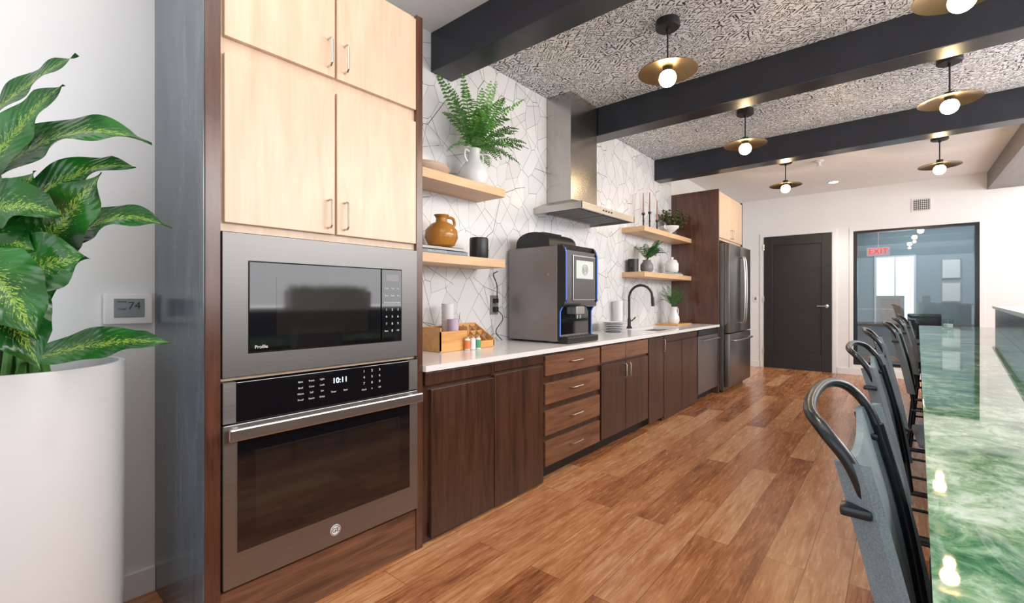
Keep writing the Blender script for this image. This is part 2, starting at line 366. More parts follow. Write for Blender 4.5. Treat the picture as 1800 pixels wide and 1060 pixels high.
# vent
vx0=onY(1602,YF); vx1=onY(1638,YF)
t_=thing('air_vent','white slotted air vent grille high on the far wall above the interior window','vent',((vx0+vx1)/2,YF-.01,2.6))
bm=BM(); bx(bm,vx0,vx1,YF-.012,YF,2.60,2.81,.002); mk('frame',bm,'trimw',t_)
bm=BM(); bx(bm,vx0+.02,vx1-.02,YF-.014,YF-.011,2.62,2.79); mk('backing',bm,'dark_ink',t_)
bm=BM()
for k in range(9): x=vx0+.03+k*(vx1-vx0-.06)/8; bx(bm,x-.003,x+.003,YF-.018,YF-.013,2.62,2.79)
for k in range(6): z=2.63+k*.03; bx(bm,vx0+.02,vx1-.02,YF-.018,YF-.013,z-.003,z+.003)
mk('grille',bm,'trimw',t_)
p=(-.77,8.74,CEIL); t_=thing('recessed_light','small round recessed ceiling light near the black door','ceiling light',(p[0],p[1],CEIL-.012))
bm=BM(); lathe(bm,[(.062,CEIL-.006),(.085,CEIL-.008),(.085,CEIL-.001),(.062,CEIL-.001)],(p[0],p[1],0),28); mk('trim_ring',bm,'trimw',t_,True)
bm=BM(); lathe(bm,[(.06,CEIL-.006),(.06,CEIL-.002)],(p[0],p[1],0),28); mk('lens',bm,'can',t_)
bm=BM(); lathe(bm,[(.055,CEIL),(.055,CEIL-.014),(.02,CEIL-.022),(.02,CEIL-.06),(.04,CEIL-.068),(.04,CEIL-.075)],(-.8,7.28,0),16)
solo('fire_sprinkler',bm,'trimw','small white fire sprinkler head on the ceiling beyond the third beam','sprinkler')
# ---------------- back room contents
t_=thing('exit_sign','small hanging sign with red EXIT letters behind the interior window','exit sign',(-.28,11,2.06))
bm=BM(); bx(bm,-.45,-.11,10.99,11.02,2.06,2.22,.004); cyl(bm,(-.28,11.005,2.22),(-.28,11.005,CEIL),.008,8); mk('housing',bm,'signp',t_)
bm=BM(); txt(bm,'EXIT',.14,(-.28,10.986,2.14),'Y',.002,'CENTER',.002); mk('lettering',bm,'red',t_)
bm=BM(); bx(bm,-.40,.30,YB-.14,YB-.1,.7,2.2); w2=struct('window_2',bm,'trimw')
for a,b in ((-.36,-.06),(-.03,.26)):
    bm=BM(); bx(bm,a,b,YB-.145,YB-.139,.74,2.16); mk('glass_pane',bm,'daylight',w2)
for i,(za,zb,lb) in enumerate(((1.68,2.08,'upper framed white notice on the blue wall behind the glass'),(1.20,1.60,'lower framed white notice on the blue wall behind the glass'))):
    t_=thing('framed_notice',lb,'notice',(.84,YB-.11,za))
    bm=BM(); bx(bm,.70,.99,YB-.125,YB-.1,za,zb); mk('frame',bm,'steel',t_)
    bm=BM(); bx(bm,.715,.975,YB-.128,YB-.124,za+.015,zb-.015); mk('paper',bm,'paper',t_)
t_=thing('desk','wooden desk behind the interior window','desk',(0,11.8,0))
bm=BM(); bx(bm,-.9,1.3,11.5,12.1,.72,.76,.004); mk('desktop',bm,'walnutY',t_)
for x in (-.85,1.25):
    for y in (11.55,12.05):
        bm=BM(); bx(bm,x-.025,x+.025,y-.025,y+.025,0,.72); mk('leg',bm,'blackm',t_)
t_=thing('easel_board','pale framed board standing on the desk behind the glass','board',(-.12,11.75,.76))
bm=BM(); bx(bm,-.33,.1,11.74,11.78,.76,1.32,.003); mk('board',bm,'bookw',t_)
bm=BM(); bx(bm,-.27,.04,11.735,11.741,.82,1.26); mk('picture_panel',bm,'tan',t_)
for i,(x,y,lb) in enumerate(((.25,10.6,'lamp reflection in the interior window, built as a glowing bulb nearer the glass'),(.33,11.6,'lamp reflection in the interior window, built as a glowing bulb farther back'))):  # lamp reflections in the window, built as glowing bulbs behind it
    t_=thing('bulb_reflection',lb,'pendant lamp',(x,y,2.5),0,None)
    bm=BM(); cyl(bm,(x,y,2.58),(x,y,CEIL),.006,8); mk('rod',bm,'blackm',t_)
    bm=BM(); bmesh.ops.create_uvsphere(bm,u_segments=14,v_segments=9,radius=.05,matrix=Matrix.Translation((x,y,2.54))); mk('bulb',bm,'can',t_,True)
t_=thing('office_chair','black chair standing at the desk behind the interior window','chair',(.35,10.9,0))
bm=BM(); bx(bm,.12,.58,10.7,11.15,.44,.50,.03); mk('seat',bm,'black',t_,True)
bm=BM(); bx(bm,.13,.57,10.66,10.70,.55,1.0,.018); mk('backrest',bm,'black',t_,True)
for sx_ in (.15,.55):
    for sy_ in (10.73,11.12):
        bm=BM(); cyl(bm,(sx_,sy_,0),(sx_,sy_,.45),.014,8); mk('leg',bm,'black',t_)
    bm=BM(); cyl(bm,(sx_,10.69,.44),(sx_,10.685,.60),.012,8); mk('back_post',bm,'black',t_)
# ---------------- tall oven cabinet
y0=on(360,XF); y1=on(388,XF); y2=on(732,XF); y3=on(743,XF)
TC=2.665
oc=thing('oven_cabinet','tall dark-sided cabinet with pale maple upper doors housing the ovens','cabinet',((XW+XF)/2,(y0+y3)/2,0))
bm=BM(); bx(bm,XW+.002,XF,y0,y1,0,TC,.002); mk('side_panel',bm,'espresso',oc)
bm=BM(); bx(bm,XW+.002,XF-.004,y0-.004,y0,0,TC); pnl=mk('end_panel',bm,'sideblue',oc); pnl['label']='glossy blue-grey end panel'
bm=BM(); bx(bm,XW+.002,XF,y2,y3,0,TC,.002); mk('side_panel',bm,'espresso',oc)
bm=BM(); bx(bm,XW+.01,XF-.018,y1,y2,1.495,TC-.005); bx(bm,XW+.01,XF-.018,y1,y2,.955,.965); mk('body',bm,'maple',oc)
bm=BM(); bx(bm,XW+.01,XF-.006,y1,y2,0,.20,.002); mk('base_panel',bm,'walnutY',oc)
ym=on(590,XF)
for (za,zb,hz0,hz1) in ((2.19,2.64,2.225,2.34),(1.525,2.13,1.55,1.665)):
    for (ya,yb,hy) in ((y1+.012,ym-.004,ym-.035),(ym+.006,y2-.004,ym+.04)):
        bm=BM(); bx(bm,XF-.018,XF+.002,ya,yb,za,zb,.0025); d=mk('door',bm,'maple',oc)
        bm=BM(); pull_v(bm,hy,hz0,hz1,XF+.002); mk('handle',bm,'nickel',d,True)
# microwave
ya,yb=y1+.004,y2-.002
mw=thing('microwave','built-in slate microwave with black glass front above the oven','microwave',(-2.1,(ya+yb)/2,.97))
gy0,gy1=on(435,XF),on(705,XF)
bm=BM(); bx(bm,-2.35,XF-.02,ya+.03,yb-.03,.98,1.48); 
for q in ((ya,gy0,.97,1.49),(gy1,yb,.97,1.49),(gy0,gy1,1.392,1.49),(gy0,gy1,.97,1.05)): bx(bm,XF-.02,XF+.006,*q)
mk('trim_frame',bm,'slate',mw)
bm=BM(); bx(bm,XF-.02,XF+.008,gy0+.002,on(668,XF),1.052,1.390,.003); dd=mk('door',bm,'bglass',mw)
bm=BM(); bx(bm,XF+.0078,XF+.0088,gy0+.10,on(645,XF),1.11,1.335,.0); mk('window',bm,'bglass2',dd)
bm=BM(); bx(bm,XF-.02,XF+.008,on(669.5,XF),gy1-.002,1.052,1.390,.003); cp=mk('control_panel',bm,'bglass',mw)
yc=(on(669.5,XF)+gy1)/2
for r in range(7):
    bm=BM()
    for c in range(3):
        s=(['Cook','Timer','Reheat','1','4','7','Start'],['Time','Clock','Defrost','2','5','8','0'],['Pop','Set','Power','3','6','9','Off'])[c][r]
        txt(bm,s,.010 if len(s)>1 else .015,(XF+.009,yc+(c-1)*.032,1.30-r*.033),'X')
    mk('key_row',bm,'ink',cp)
bm=BM(); bx(bm,XF+.008,XF+.0088,yc-.035,yc+.035,1.335,1.365); mk('display',bm,'grey',cp)
bm=BM(); txt(bm,'Profile',.018,(XF+.009,gy0+.045,1.072),'X'); mk('lettering',bm,'ink',dd)
# oven
ov=thing('built_in_oven','stainless built-in oven with black glass door beneath the microwave','oven',(-2.1,(ya+yb)/2,.216))
bm=BM(); bx(bm,-2.38,XF-.01,ya+.03,yb-.03,.23,.94); mk('body',bm,'grey',ov)
cy0,cy1=on(413,XF),on(717,XF)
for a,b in ((ya,cy0),(cy1,yb)):
    bm=BM(); bx(bm,XF-.02,XF+.010,a,b,.806,.952); mk('end_cap',bm,'ovensteel',ov)
bm=BM(); bx(bm,XF-.02,XF+.010,cy0+.001,cy1-.001,.806,.950,.002); cp=mk('control_panel',bm,'bglass',ov)
cm_=(cy0+cy1)/2
bm=BM(); txt(bm,'10:11',.032,(XF+.0115,cm_+.02,.905),'X'); mk('clock_display',bm,'clock',cp)
for r in range(4):
    bm=BM()
    for c,yy in enumerate((-.15,-.105,-.06)): txt(bm,(('Bake','Broil','Warm','Proof'),('Roast','Conv','Self','Steam'),('Light','Lock','Set','Delay'))[c][r],.010,(XF+.0115,cm_+yy,.920-r*.024),'X')
    if r==2:
        for c,yy in enumerate((-.01,.045)): txt(bm,('Timer','Start')[c],.010,(XF+.0115,cm_+yy,.86),'X')
    for c in range(3): txt(bm,(('1','2','3'),('4','5','6'),('7','8','9'),('Clock','0','Off'))[r][c],.015 if r<3 else .010,(XF+.0115,cm_+.135+c*.04,.928-r*.027),'X')
    mk('key_row',bm,'ink',cp)
bm=BM(); bx(bm,XF-.02,XF+.012,ya,yb,.216,.800,.003); od=mk('oven_door',bm,'ovensteel',ov)
gA,gB=on(415,XF),on(717,XF)
bm=BM(); bx(bm,XF+.011,XF+.0145,gA,gB,.337,.745,.001); mk('door_glass',bm,'bglass',od)
bm=BM(); bx(bm,XF+.0143,XF+.0152,gA+.06,gB-.06,.39,.69,.0); mk('window',bm,'bglass2',od)
bm=BM(); bx(bm,XF+.045,XF+.062,ya+.004,yb-.004,.750,.795,.006); bx(bm,XF+.01,XF+.05,ya+.03,ya+.05,.762,.786); bx(bm,XF+.01,XF+.05,yb-.05,yb-.03,.762,.786); mk('handle',bm,'steel',od)
ey=on(587,XF)
bm=BM(); lathe(bm,[(.023,0),(.023,.002),(.0,.002)],(XF+.012,ey,.275),28,Matrix.Rotation(math.pi/2,3,'Y')); em=mk('emblem',bm,'trimw',od)
bm=BM(); txt(bm,'GE',.025,(XF+.0146,ey,.275),'X'); 
tube(bm,[(XF+.0145,ey+.0195*math.cos(a*math.pi/12),.275+.0195*math.sin(a*math.pi/12)) for a in range(24)],.0011,6,True); mk('emblem_monogram',bm,'dark_ink',od)
# ---------------- base cabinets
BX0=XW+.005; BF=XF-.02
def base(name,label,ya,yb,toe=True,top=.884):
    t=thing(name,label,'cabinet',((BX0+BF)/2,(ya+yb)/2,0))
    bm=BM(); bx(bm,BX0,BF,ya+.001,yb-.001,.10,top)
    if top<.88: bx(bm,BF-.03,BF,ya+.001,yb-.001,top,.884)
    mk('body',bm,'walnut',t)
    bm=BM(); bx(bm,BX0,BF-(.06 if toe else .004),ya+.001,yb-.001,0,.10); mk('toe_kick',bm,'toe' if toe else 'walnut',t)
    return t
def cdoor(t,ya,yb,za,zb,mat='walnut',hy=None,hz=None,name='door'):
    bm=BM(); bx(bm,BF,XF,ya,yb,za,zb,.002); d=mk(name,bm,mat,t)
    if hy is not None: bm=BM(); pull_v(bm,hy,hz[0],hz[1],XF); mk('handle',bm,'nickel',d,True)
    return d
q=[y3,on(957,XF),on(1056,XF),on(1140,XF),on(1167,XF),on(1226,XF),on(1262,XF)]
t=base('base_cabinet','dark wood base cabinet with two handleless doors next to the tall oven cabinet',q[0],q[1],False)
s=on(869,XF); cdoor(t,on(758,XF),s-.003,.02,.785); cdoor(t,s+.003,q[1]-.012,.015,.80)
cdoor(t,on(748,XF),s-.003,.81,.875,'walnut',name='top_rail'); cdoor(t,s+.003,q[1]-.012,.82,.875,'walnut',name='top_rail')
t=base('drawer_cabinet','brown base cabinet with four drawers and small metal pulls',q[1],q[2])
for (za,zb) in ((.725,.862),(.530,.672),(.318,.485),(.108,.278)):
    bm=BM(); bx(bm,BF,XF,q[1]+.012,q[2]-.015,za,zb,.002); d=mk('drawer',bm,'walnutY',t)
    m=(q[1]+q[2])/2; bm=BM(); pull_h(bm,m-.075,m+.075,(za+zb)/2+.01,XF); mk('handle',bm,'nickel',d,True)
t=base('base_cabinet','dark base cabinet with two false drawer fronts above paired doors',q[2],q[3])
s=on(1100,XF)
cdoor(t,q[2]+.012,s-.004,.735,.868,'walnutY',name='false_drawer'); cdoor(t,s+.004,q[3]-.012,.735,.868,'walnutY',name='false_drawer')
cdoor(t,q[2]+.012,s-.004,.108,.712,'walnut',s-.04,(.57,.69)); cdoor(t,s+.004,q[3]-.012,.108,.712,'walnut',s+.04,(.57,.69))
t=base('base_cabinet','narrow dark base cabinet with one tall door under the sink end',q[3],q[4],True,.70)
cdoor(t,q[3]+.01,q[4]-.008,.05,.868,'walnut',q[4]-.04,(.72,.84))
t=base('base_cabinet','dark base cabinet with two floor-length doors beside the dishwasher',q[4],q[5],False,.70)
s=on(1199,XF); cdoor(t,q[4]+.008,s-.005,.03,.80); cdoor(t,s+.005,q[5]-.01,.03,.80)
cdoor(t,q[4]+.008,q[5]-.01,.815,.872,'walnut',name='top_rail')
t=thing('dishwasher','stainless dishwasher under the counter beside the refrigerator','dishwasher',(-2.15,(q[5]+q[6])/2,0))
bm=BM(); bx(bm,BX0,BF,q[5]+.006,q[6]-.03,.09,.875); mk('body',bm,'grey',t)
bm=BM(); bx(bm,BX0,BF-.06,q[5]+.006,q[6]-.03,0,.09); mk('toe_kick',bm,'toe',t)
bm=BM(); bx(bm,BF,XF+.01,q[5]+.008,q[6]-.035,.11,.80,.004); d=mk('door',bm,'ovensteel',t)
bm=BM(); tube(bm,[(XF+.05,q[5]+.06,.75),(XF+.05,q[6]-.09,.75)],.010,10); bx(bm,XF+.005,XF+.05,q[5]+.07,q[5]+.09,.742,.758); bx(bm,XF+.005,XF+.05,q[6]-.12,q[6]-.10,.742,.758); mk('handle',bm,'steel',d,True)
bm=BM(); bx(bm,BF,XF+.01,q[5]+.008,q[6]-.035,.805,.872,.003); mk('control_panel',bm,'black',t)
# countertop with sink cutout
sy0,sy1,sx0,sx1=4.70,5.45,-2.30,-1.93; CX=-1.81
ct=BM(); 
for (a,b,c,d) in ((XW,CX,y3+.001,sy0),(XW,CX,sy1,q[6]-.012),(XW,sx0,sy0,sy1),(sx1,CX,sy0,sy1)): bx(ct,a,b,c,d,.885,.915)
bmesh.ops.remove_doubles(ct,verts=ct.verts,dist=.0005)
solo('countertop',ct,'quartz','long white quartz countertop running over the dark base cabinets','countertop',smooth=False)
bm=BM(); w=.012
for a in ((sx0,sx0+w,sy0,sy1,.72,.884),(sx1-w,sx1,sy0,sy1,.72,.884),(sx0,sx1,sy0,sy0+w,.72,.884),(sx0,sx1,sy1-w,sy1,.72,.884),(sx0,sx1,sy0,sy1,.71,.722)): bx(bm,*a)
solo('sink',bm,'steel','rectangular stainless undermount sink set in the white countertop','sink',smooth=False)
# faucet
fy=on(1106,-2.38)
t=thing('faucet','matte black gooseneck kitchen faucet behind the sink','faucet',(-2.38,fy,.915))
bm=BM(); lathe(bm,[(.032,.915),(.032,.93),(.02,.94),(.018,1.03)],(-2.38,fy,0),20); mk('base',bm,'black',t,True)
bm=BM(); pts=[(-2.38,fy,1.02),(-2.38,fy,1.28)]+[(-2.38+.12-.12*math.cos(a),fy+.03*a,1.28+.13*math.sin(a)) for a in [i*math.pi/10 for i in range(1,10)]]+[(-2.14,fy+.095,1.26)]
tube(bm,pts,.014,12); mk('spout',bm,'black',t,True)
bm=BM(); cyl(bm,(-2.14,fy+.095,1.27),(-2.135,fy+.097,1.17),.019,14); mk('spray_head',bm,'black',t,True)
bm=BM(); tube(bm,[(-2.38,fy+.015,1.0),(-2.375,fy+.06,1.0),(-2.35,fy+.10,1.04)],.008,8); mk('lever',bm,'black',t,True)
# ---------------- fridge enclosure
pY=q[6]
t=thing('refrigerator_cabinet','tall dark cabinet surround with maple doors above the refrigerator','cabinet',(-2.1,7.0,0))
FY1=7.66
bm=BM(); bx(bm,XW+.002,XF+.01,pY-.008,pY+.025,0,2.72,.002); mk('side_panel',bm,'espresso',t)
bm=BM(); bx(bm,XW+.002,XF+.01,FY1,FY1+.03,0,2.72,.002); mk('side_panel',bm,'espresso',t)
bm=BM(); bx(bm,XW+.002,XF-.012,pY+.025,FY1,2.05,2.71); mk('body',bm,'maple',t)
m=(pY+.025+FY1)/2
for a,b,hy in ((pY+.03,m-.004,m-.04),(m+.004,FY1-.004,m+.04)):
    bm=BM(); bx(bm,XF-.012,XF+.008,a,b,2.08,2.69,.003); d=mk('door',bm,'maple',t); bm=BM(); pull_v(bm,hy,2.11,2.23,XF+.008); mk('handle',bm,'nickel',d,True)
RX=-1.70; r0,r1=pY+.045,FY1-.03
t=thing('refrigerator','slate french-door refrigerator with bottom freezer drawer beside the dishwasher','refrigerator',(-2.05,(r0+r1)/2,0))
bm=BM(); bx(bm,XW+.05,RX-.075,r0,r1,.03,2.0,.004); mk('body',bm,'fridge',t)
for yy in (r0+.05,r1-.05):
    for xx in (RX-.12,XW+.12):
        bm=BM(); cyl(bm,(xx,yy,0),(xx,yy,.035),.02,10); mk('foot',bm,'black',t)
m=(r0+r1)/2
for a,b,hy in ((r0,m-.003,m-.05),(m+.003,r1,m+.05)):
    bm=BM(); bx(bm,RX-.07,RX,a,b,.80,1.995,.012); d=mk('door',bm,'fridge',t,True)
    bm=BM(); tube(bm,cr([(RX,hy,1.84),(RX+.05,hy,1.80),(RX+.065,hy,1.4),(RX+.05,hy,.96),(RX,hy,.92)],6),.013,10); mk('handle',bm,'steel',d,True)
bm=BM(); bx(bm,RX-.07,RX,r0,r1,.08,.79,.012); d=mk('freezer_drawer',bm,'fridge',t,True)
bm=BM(); tube(bm,cr([(RX,r0+.09,.70),(RX+.05,r0+.13,.70),(RX+.065,m,.70),(RX+.05,r1-.13,.70),(RX,r1-.09,.70)],6),.013,10); mk('handle',bm,'steel',d,True)
# ---------------- shelves
SX=-2.18
def shelf(label,ya,yb,zt):
    bm=BM(); bx(bm,XW,SX,ya,yb,zt-.058,zt,.002); return solo('floating_shelf',bm,'mapleY',label,'shelf',None,False)
sl=on(888,SX); sr=on(1093,XW)
shelf('upper pale wood floating shelf beside the tall oven cabinet, holding the large fern',y3+.001,sl,2.045)
shelf('lower pale wood floating shelf holding the amber jug beside the oven cabinet',y3+.001,sl,1.535)
shelf('upper pale wood floating shelf holding black candlesticks, right of the hood',sr,pY-.01,2.08)
shelf('lower pale wood floating shelf above the sink, holding black mug and white jar',sr,pY-.01,1.565)
# ---------------- hood
h0,h1=3.236,4.22; HX=-1.975
t=thing('range_hood','stainless steel chimney range hood mounted on the patterned tile wall','range hood',(-2.2,3.7,1.99))
bm=BM(); bx(bm,XW+.002,-2.198,3.43,3.885,2.115,CEIL-.002,.002); mk('chimney',bm,'steelv',t)
bm=BM()
lo=[(XW+.002,h0),(HX,h0),(HX,h1),(XW+.002,h1)]; hi=[(XW+.002,3.40),(-2.17,3.40),(-2.17,3.915),(XW+.002,3.915)]
for za,zb,A,B in ((2.05,2.118,lo,hi),):
    a=[bm.verts.new((p[0],p[1],za)) for p in A]; b=[bm.verts.new((p[0],p[1],zb)) for p in B]; bm.faces.new(a[::-1]); bm.faces.new(b)
    for i in range(4): bm.faces.new((a[i],a[(i+1)%4],b[(i+1)%4],b[i]))
mk('canopy',bm,'steel',t)
bm=BM(); bx(bm,XW+.002,HX+.003,h0-.002,h0+.012,1.998,2.052); bx(bm,XW+.002,HX+.003,h1-.012,h1+.002,1.998,2.052); bx(bm,HX-.012,HX+.003,h0,h1,1.998,2.052); bx(bm,XW+.002,HX,h0,h1,2.032,2.042); mk('rim',bm,'steel',t)
for a,b in ((h0+.08,3.72),(3.74,h1-.08)):
    bm=BM(); bx(bm,XW+.06,HX-.06,a,b,2.016,2.031); 
    for k in range(9): yy=a+.03+k*(b-a-.06)/8; bx(bm,XW+.08,HX-.08,yy-.008,yy+.008,2.010,2.017)
    mk('filter',bm,'slate',t)
for k in range(4):
    bm=BM(); lathe(bm,[(.007,0),(.007,.006)],(HX+.003,3.6+k*.05,2.026),10,Matrix.Rotation(math.pi/2,3,'Y')); mk('button',bm,'black',t)
# ---------------- pendants
def pendant(x,y,label):
    t=thing('pendant_lamp',label,'pendant lamp',(x,y,2.70),0,'disc pendant lamps hanging between the beams')
    bm=BM(); lathe(bm,[(.075,CEIL),(.078,CEIL-.045),(.07,CEIL-.052),(.012,CEIL-.054),(.012,CEIL-.075)],(x,y,0),28); mk('canopy',bm,'black',t,True)
    bm=BM(); cyl(bm,(x,y,CEIL-.06),(x,y,2.79),.006,8); mk('rod',bm,'black',t)
    bm=BM(); lathe(bm,[(.03,2.81),(.03,2.75),(.034,2.745),(.034,2.74)],(x,y,0),20); mk('socket',bm,'black',t,True)
    bm=BM(); lathe(bm,[(.03,2.775),(.10,2.766),(.187,2.747),(.189,2.744),(.187,2.742),(.10,2.760),(.03,2.769)],(x,y,0),40); mk('shade',bm,'brass',t,True)
    bm=BM(); bmesh.ops.create_uvsphere(bm,u_segments=20,v_segments=12,radius=.055,matrix=Matrix.Translation((x,y,2.702))); mk('bulb',bm,'bulb',t,True)
    return t
pd=pendant(-1.16,2.98,'brass disc pendant nearest the range hood, between first and second beams')
PL=[(-1.16,2.98)]
for (x,y,lb) in ((-1.13,4.86,'brass disc pendant on the kitchen side between second and third beams'),(-1.13,6.95,'small-looking brass disc pendant beyond the third beam, above the refrigerator end'),
    (.24,3.12,'brass disc pendant cut off by the top edge of the picture'),(.30,4.78,'brass disc pendant over the bar, between second and third beams'),(.36,7.03,'brass disc pendant over the far end of the bar, beyond the third beam')):
    dup(pd,(x,y,2.70),None,lb); PL.append((x,y))
# ---------------- thermostat
ta,tb=on(180,XW),on(265,XW)
t=thing('thermostat','white wall thermostat with grey display beside the planter leaves','thermostat',(XW,(ta+tb)/2,1.148))
bm=BM(); bx(bm,XW+.003,XW+.034,ta,tb,1.148,1.272,.008); bx(bm,XW,XW+.006,ta+.01,tb-.01,1.158,1.262); mk('housing',bm,'paper',t,True)
bm=BM(); bx(bm,XW+.033,XW+.036,ta+.03,tb-.028,1.175,1.252); d=mk('display',bm,'lcd',t)
bm=BM(); txt(bm,'74',.042,(XW+.0365,tb-.062,1.222),'X'); txt(bm,'Home',.012,(XW+.0365,ta+.055,1.24),'X'); txt(bm,'Cool',.012,(XW+.0365,ta+.055,1.21),'X'); mk('digits',bm,'dark_ink',d)
# ---------------- planter & plant
pc=P3(36,526,1.50); pcx,pcy=pc.x+.015,pc.y
t=thing('planter','tall white cylindrical planter standing against the left wall','planter',(pcx,pcy,0))
bm=BM(); R_=.262
lathe(bm,[(.225,0),(.245,.015),(R_-.006,.25),(R_,1.02),(R_-.004,1.035),(R_-.02,1.035),(R_-.022,.965)],(pcx,pcy,0),64); mk('pot_body',bm,'pot',t,True)
bm=BM(); lathe(bm,[(R_-.024,.965),(R_-.024,.975),(.0,.988)],(pcx,pcy,0),32); mk('soil',bm,'soil',t)
pl=thing('potted_plant','large leafy plant with yellow-mottled dark green leaves in the white planter','plant',(pcx,pcy,.98))
def leaf(bm,base,tip,arch,w,nrm,fold=.18,wave=.17):
    uvl=bm.loops.layers.uv.verify(); n=30; m=10
    base=Vector(base); tip=Vector(tip); ctl=(base+tip)/2+Vector(arch); rows=[]
    nrm=Vector(nrm).normalized(); ph=random.random()*6
    for i in range(n+1):
        t=i/n; p=(1-t)**2*base+2*t*(1-t)*ctl+t*t*tip; T=(2*(1-t)*(ctl-base)+2*t*(tip-ctl)).normalized()
        s=T.cross(nrm).normalized(); nn=s.cross(T).normalized()
        ww=w*(max(0.002,math.sin(math.pi*min(.999,t**.80*.985+.015)))**.8)*(1 if t<.8 else max(0.01,1-(t-.8)/.2)**.55)
        row=[]
        for k in range(m+1):
            u=-1+2*k/m; row.append((bm.verts.new(p+s*u*ww*(1+.035*math.sin(23*t+ph)*abs(u))+nn*(abs(u)*ww*fold+ (u*u)*wave*w*math.sin(16*t+ph+ (2 if u>0 else 0)))),(k/m,t)))
        rows.append(row)
    for i in range(n):
        for k in range(m):
            q4=[rows[i][k],rows[i][k+1],rows[i+1][k+1],rows[i+1][k]]
            try:
                f=bm.faces.new([a[0] for a in q4])
                for lp,a in zip(f.loops,q4): lp[uvl].uv=a[1]
            except ValueError: pass
LV=[((-30,215,1.42),(136,96,1.38),.03,.042,1.5),
    ((-45,330,1.40),(110,148,1.36),.05,.055,1.6),
    ((-15,310,1.44),(268,256,1.42),.17,.070,1.8),
    ((20,385,1.46),(238,293,1.46),.11,.058,2.0),
    ((35,480,1.40),(180,303,1.38),.0,.080,2.4),
    ((-40,470,1.36),(62,300,1.36),.02,.075,2.4),
    ((-70,385,1.30),(108,378,1.32),.06,.082,2.4),
    ((75,458,1.44),(303,403,1.44),.155,.055,1.7),
    ((-80,420,1.28),(62,440,1.30),.03,.075,2.4),
    ((-60,520,1.27),(158,455,1.33),.04,.115,2.8),
    ((-70,500,1.22),(72,650,1.24),.10,.100,2.2),
    ((60,632,1.38),(301,602,1.40),.045,.052,2.0),
    ((-60,440,1.20),(66,600,1.22),.06,.085,2.4),
    ((45,330,1.52),(30,470,1.48),.03,.060,2.4),
    ((30,560,1.48),(100,430,1.50),.0,.055,2.6),
    ((70,560,1.45),(75,300,1.47),.0,.035,2.6)]
stp=[]
root=Vector((pcx,pcy,1.0))
for (b,tp,ar,w,cm) in LV:
    bm=BM(); B=P3(*b); T=P3(*tp)
    leaf(bm,B,T,(0,0,ar),w,Vector((cm,-.1*cm,1)),.20)
    for v in bm.verts: v.co.x=max(v.co.x,XW+.012)
    mk('leaf',bm,'leaf',pl,True,fix=False); stp.append(B)
for i,B in enumerate(stp):
    a=root+Vector((.06*math.cos(i*1.7),.06*math.sin(i*1.7),-.005)); mid=a*.45+B*.55+Vector((0,0,.02)); mid.x=a.x*.7+B.x*.3; mid.y=a.y*.7+B.y*.3
    bm=BM(); tube(bm,cr([a,mid,B],8),.012,8,taper=.5); mk('stem',bm,'stem',pl,True)
# ---------------- ferns
def frond(bm,base,az,L,rise,droop,pin,n=20):
    base=Vector(base); hd=Vector((math.cos(az),math.sin(az),0)); pts=[]
    f=lambda t: base+hd*L*t*(1-.12*t)+Vector((0,0,rise*t-droop*t*t))
    for i in range(n+1): pts.append(f(i/n))
    tube(bm,pts,.0022,5,taper=.4)
    for i in range(3,n+1):
        t=i/n; p=pts[i]; T=(pts[i]-pts[i-1]).normalized(); s=T.cross(Vector((0,0,1))).normalized(); nn=s.cross(T)
        l=pin*abs(math.sin(math.pi*(.12+.86*t)))**.7; w=L/n*.5
        for sg in (-1,1):
            d=(s*sg+T*.35+nn*random.uniform(-.15,.25)).normalized(); d2=d-Vector((0,0,.25))
            a=bm.verts.new(p-T*w*.4); b=bm.verts.new(p+d*l*.5-T*w*.9); c=bm.verts.new(p+d2*l); e=bm.verts.new(p+d*l*.5+T*w*.9); h=bm.verts.new(p+T*w*.4)
            bm.faces.new((a,b,c,e,h))
def clampx(bm):
    for v in bm.verts:
        if v.co.x<XW+.012: v.co.x=XW+.012+random.random()*.004
def fern(label,base,n,L,mat,pin=.04,rise=(.25,.6),droop=.3,azs=None,name='fern',upr=0):
    bm=BM(); 
    for i in range(n):
        az=(azs[0]+(azs[1]-azs[0])*i/(n-1)+random.uniform(-.2,.2)) if azs else random.uniform(0,6.28)
        k=random.uniform(.65,1); frond(bm,Vector(base)+Vector((random.uniform(-.01,.01),random.uniform(-.01,.01),0)),az,L*k,random.uniform(*rise),droop*random.uniform(.5,1.1),pin*random.uniform(.8,1.1))
    for i in range(upr):
        frond(bm,base,-1.9+i*4.0/max(1,upr-1)+random.uniform(-.2,.2),.14+.14*random.random(),.36+.18*random.random(),.1,pin*.95,18)
    clampx(bm); t=thing(name,label,'plant',base)
    mk('foliage',bm,mat,t,fix=False); return t
vX=-2.30; vY=on(833,vX)
t=thing('pitcher','white ceramic pitcher vase with looped handle holding the large fern','vase',(vX,vY,2.046))
bm=BM(); lathe(bm,[(.055,2.046),(.085,2.06),(.105,2.11),(.10,2.16),(.068,2.205),(.044,2.24),(.042,2.28),(.05,2.31),(.044,2.31),(.036,2.27)],(vX,vY,0),36); mk('vase_body',bm,'ceramic',t,True)
for sg in (-1,1):
    bm=BM(); tube(bm,cr([(vX,vY+sg*.045,2.285),(vX,vY+sg*.085,2.29),(vX,vY+sg*.09,2.24),(vX,vY+sg*.065,2.21)],6),.008,8); mk('handle',bm,'ceramic',t,True)
fern('large bright green fern spreading from the white pitcher on the upper left shelf',(vX,vY,2.312),30,.44,'fern',.055,(.08,.52),.25,(-1.5,2.1),upr=18)
bm=BM(); by=on(772,-2.30); lathe(bm,[(.05,0),(.09,.015),(.115,.05),(.10,.075),(.0,.088)],(-2.31,by-.06,2.046),28,Matrix.Diagonal((.8,1.25,1)))
solo('wooden_bowl',bm,'tan','rounded pale tan wooden bowl on the shelf beside the white pitcher','bowl')
